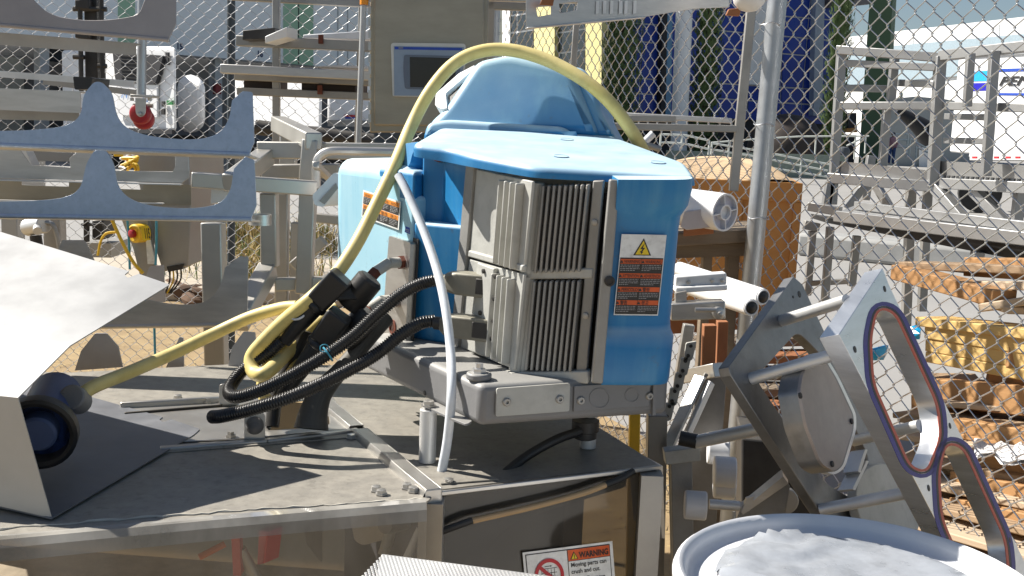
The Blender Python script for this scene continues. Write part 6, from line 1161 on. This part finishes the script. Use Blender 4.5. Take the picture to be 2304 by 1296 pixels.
for i in range(9): c = W(285 + rnd.uniform(-15, 20), 368 + rnd.uniform(-8, 8), 3.3 + rnd.uniform(-.04, .04)); MB().tube(spline([c + V((rnd.uniform(-.03, .03), rnd.uniform(-.02, .02), rnd.uniform(-.025, .025))) for _ in range(4)], 6), .0045, 8).build('wire', (yel2, yel2, dull, whiteplastic)[i % 4], tw)
for x0, lab in ((28, 'grey square post at the far left edge behind the hood'), (122, 'brown grey square post between hood and isolator cabinet')):
    o = MB().bar(W(x0, 470, 3.8), W(x0 + 6, 660, 3.8), .06, .06).build('square_post', sst if x0 < 100 else dull, None, bevel=.004); tag(o, lab, 'post')
mt_ = thing('small_motor', 'small bright gear motor with hoses beside the left post', 'motor', W(85, 510, 3.7)); MB().cyl(W(62, 512, 3.7), W(100, 505, 3.65), .030, 18).build('motor_body', steel2, mt_, bevel=.003); MB().cyl(W(84, 512, 3.64), W(84, 520, 3.6), .014, 14).build('motor_port', steel2, mt_); MB().tube(spline([W(x, y, 3.66) for x, y in ((100, 500), (118, 505), (128, 530), (136, 570))], 6), .008, 10).build('motor_hose', sst, mt_); MB().cyl(W(80, 530, 3.68), W(86, 570, 3.68), .02, 12).build('motor_shaft', dark, mt_)
dkb = thing('dark_block_machine', 'dark boxed machine seen through the fence left of the isolator switch', 'machine', W(210, 510, 6.4)); MB().prism([W(*p, 6.4) for p in ((206, 495), (232, 495), (232, 540), (206, 540))], (0, .2, 0)).build('machine_body', dark, dkb, bevel=.01); MB().prism([W(*p, 6.35) for p in ((182, 503), (230, 503), (230, 509), (182, 509))], (0, .04, 0)).build('machine_arm', dark, dkb); MB().prism([W(*p, 6.35) for p in ((188, 495), (196, 495), (196, 545), (188, 545))], (0, .04, 0)).build('machine_post', dark, dkb); MB().prism([W(*p, 6.45) for p in ((170, 545), (250, 548), (250, 580), (170, 578))], (0, .3, 0)).build('machine_base', dull, dkb)
# right half of the rack
rr_ = thing('shelf_rack', 'stainless rack with a slotted plate on top and an open shelf right of the enclosure', 'rack', gz(W(1500, 200, 4.1), 0)); De = 4.0
rbar(rr_, (1698, -60, De), (1650, 430, De), .034, .024, dull, 'rack_post'); rbar(rr_, (1297, 50, De + .5), (1288, 180, De + .5), .025, None, dull, 'rack_post'); rbar(rr_, (1380, 284, De), (1658, 290, De), .03, .026, dull); rbar(rr_, (1390, 258, De + .2), (1645, 272, De + .2), .04, .02, steel2); rbar(rr_, (1390, 266, De + .1), (1520, 268, De + .1), .04, .024, dull); rbar(rr_, (1100, -6, De + .2), (1640, 8, De + .2), .03, .03, steel)
slp = thing('slotted_rail', 'long slotted stainless rail sloping across the top of the rack', 'rail', W(1400, 30, 3.8)); q3 = plane3(W(1185, 60, 3.75), W(1640, 10, 3.95), W(1185, 20, 3.75)); sp_o = [(1184, -10), (1640, -20), (1641, 16), (1560, 20), (1450, 38), (1184, 64)]; hol = [arcpts([(1206, 16, 4), (1240, 14), (1240, 32), (1210, 38, 4)]), arcpts([(1258, 8), (1300, 4), (1298, 22), (1260, 30, 4)])]
m = MB(); m.prism([PL(*p, q3) for p in sp_o], -q3[1] * .006, [[PL(*p, q3) for p in h] for h in hol]); m.build('rail_face', steel, slp, bevel=.001); rbar(slp, (1184, 64, 3.75), (1450, 39, 3.86), .03, .006, steel2, 'rail_lip')
for i, (x, dk) in enumerate(((1340, 0), (1356, 0), (1372, 0), (1392, 0), (1404, 0), (1424, 0))): MB().prism([PL(*p, q3) + q3[1] * .002 for p in ((x, 3), (x + 7, 2), (x + 6, 30), (x - 1, 32))], q3[1] * .004).build('rail_tab', steel2, slp)
for (x, y, lab) in ((1222, -4, 'small brown wooden chip under the slotted rail near the enclosure'), (1642, 20, 'small brown wooden chip hanging beside the white lamp globe')): o = MB().prism([W(*p, 3.7) for p in ((x - 2, y), (x + 26, y - 2), (x + 22, y + 16), (x - 8, y + 14))], (0, .02, 0)).build('wood_chip', wred, None, bevel=.002); tag(o, lab, 'chip')
gb = MB().lathe(W(1686, -12, 3.7), bz, [(.0, -.058), (.03, -.052), (.05, -.03), (.058, 0), (.05, .03), (.03, .05), (0, .058)], 24).build('white_globe', white, None, smooth=80); tag(gb, 'white round globe at the top edge beside the galvanised fence post', 'globe')
kn = thing('tap_fitting', 'grey plastic fitting just behind the top edge of the blue robot cover', 'fitting', W(1465, 310, 3.4)); MB().cyl(W(1452, 318, 3.4), W(1470, 300, 3.4), .012, 14).build('fitting_body', whiteplastic, kn); MB().cyl(W(1436, 318, 3.4), W(1485, 336, 3.4), .010, 12).build('fitting_stem', dull, kn)
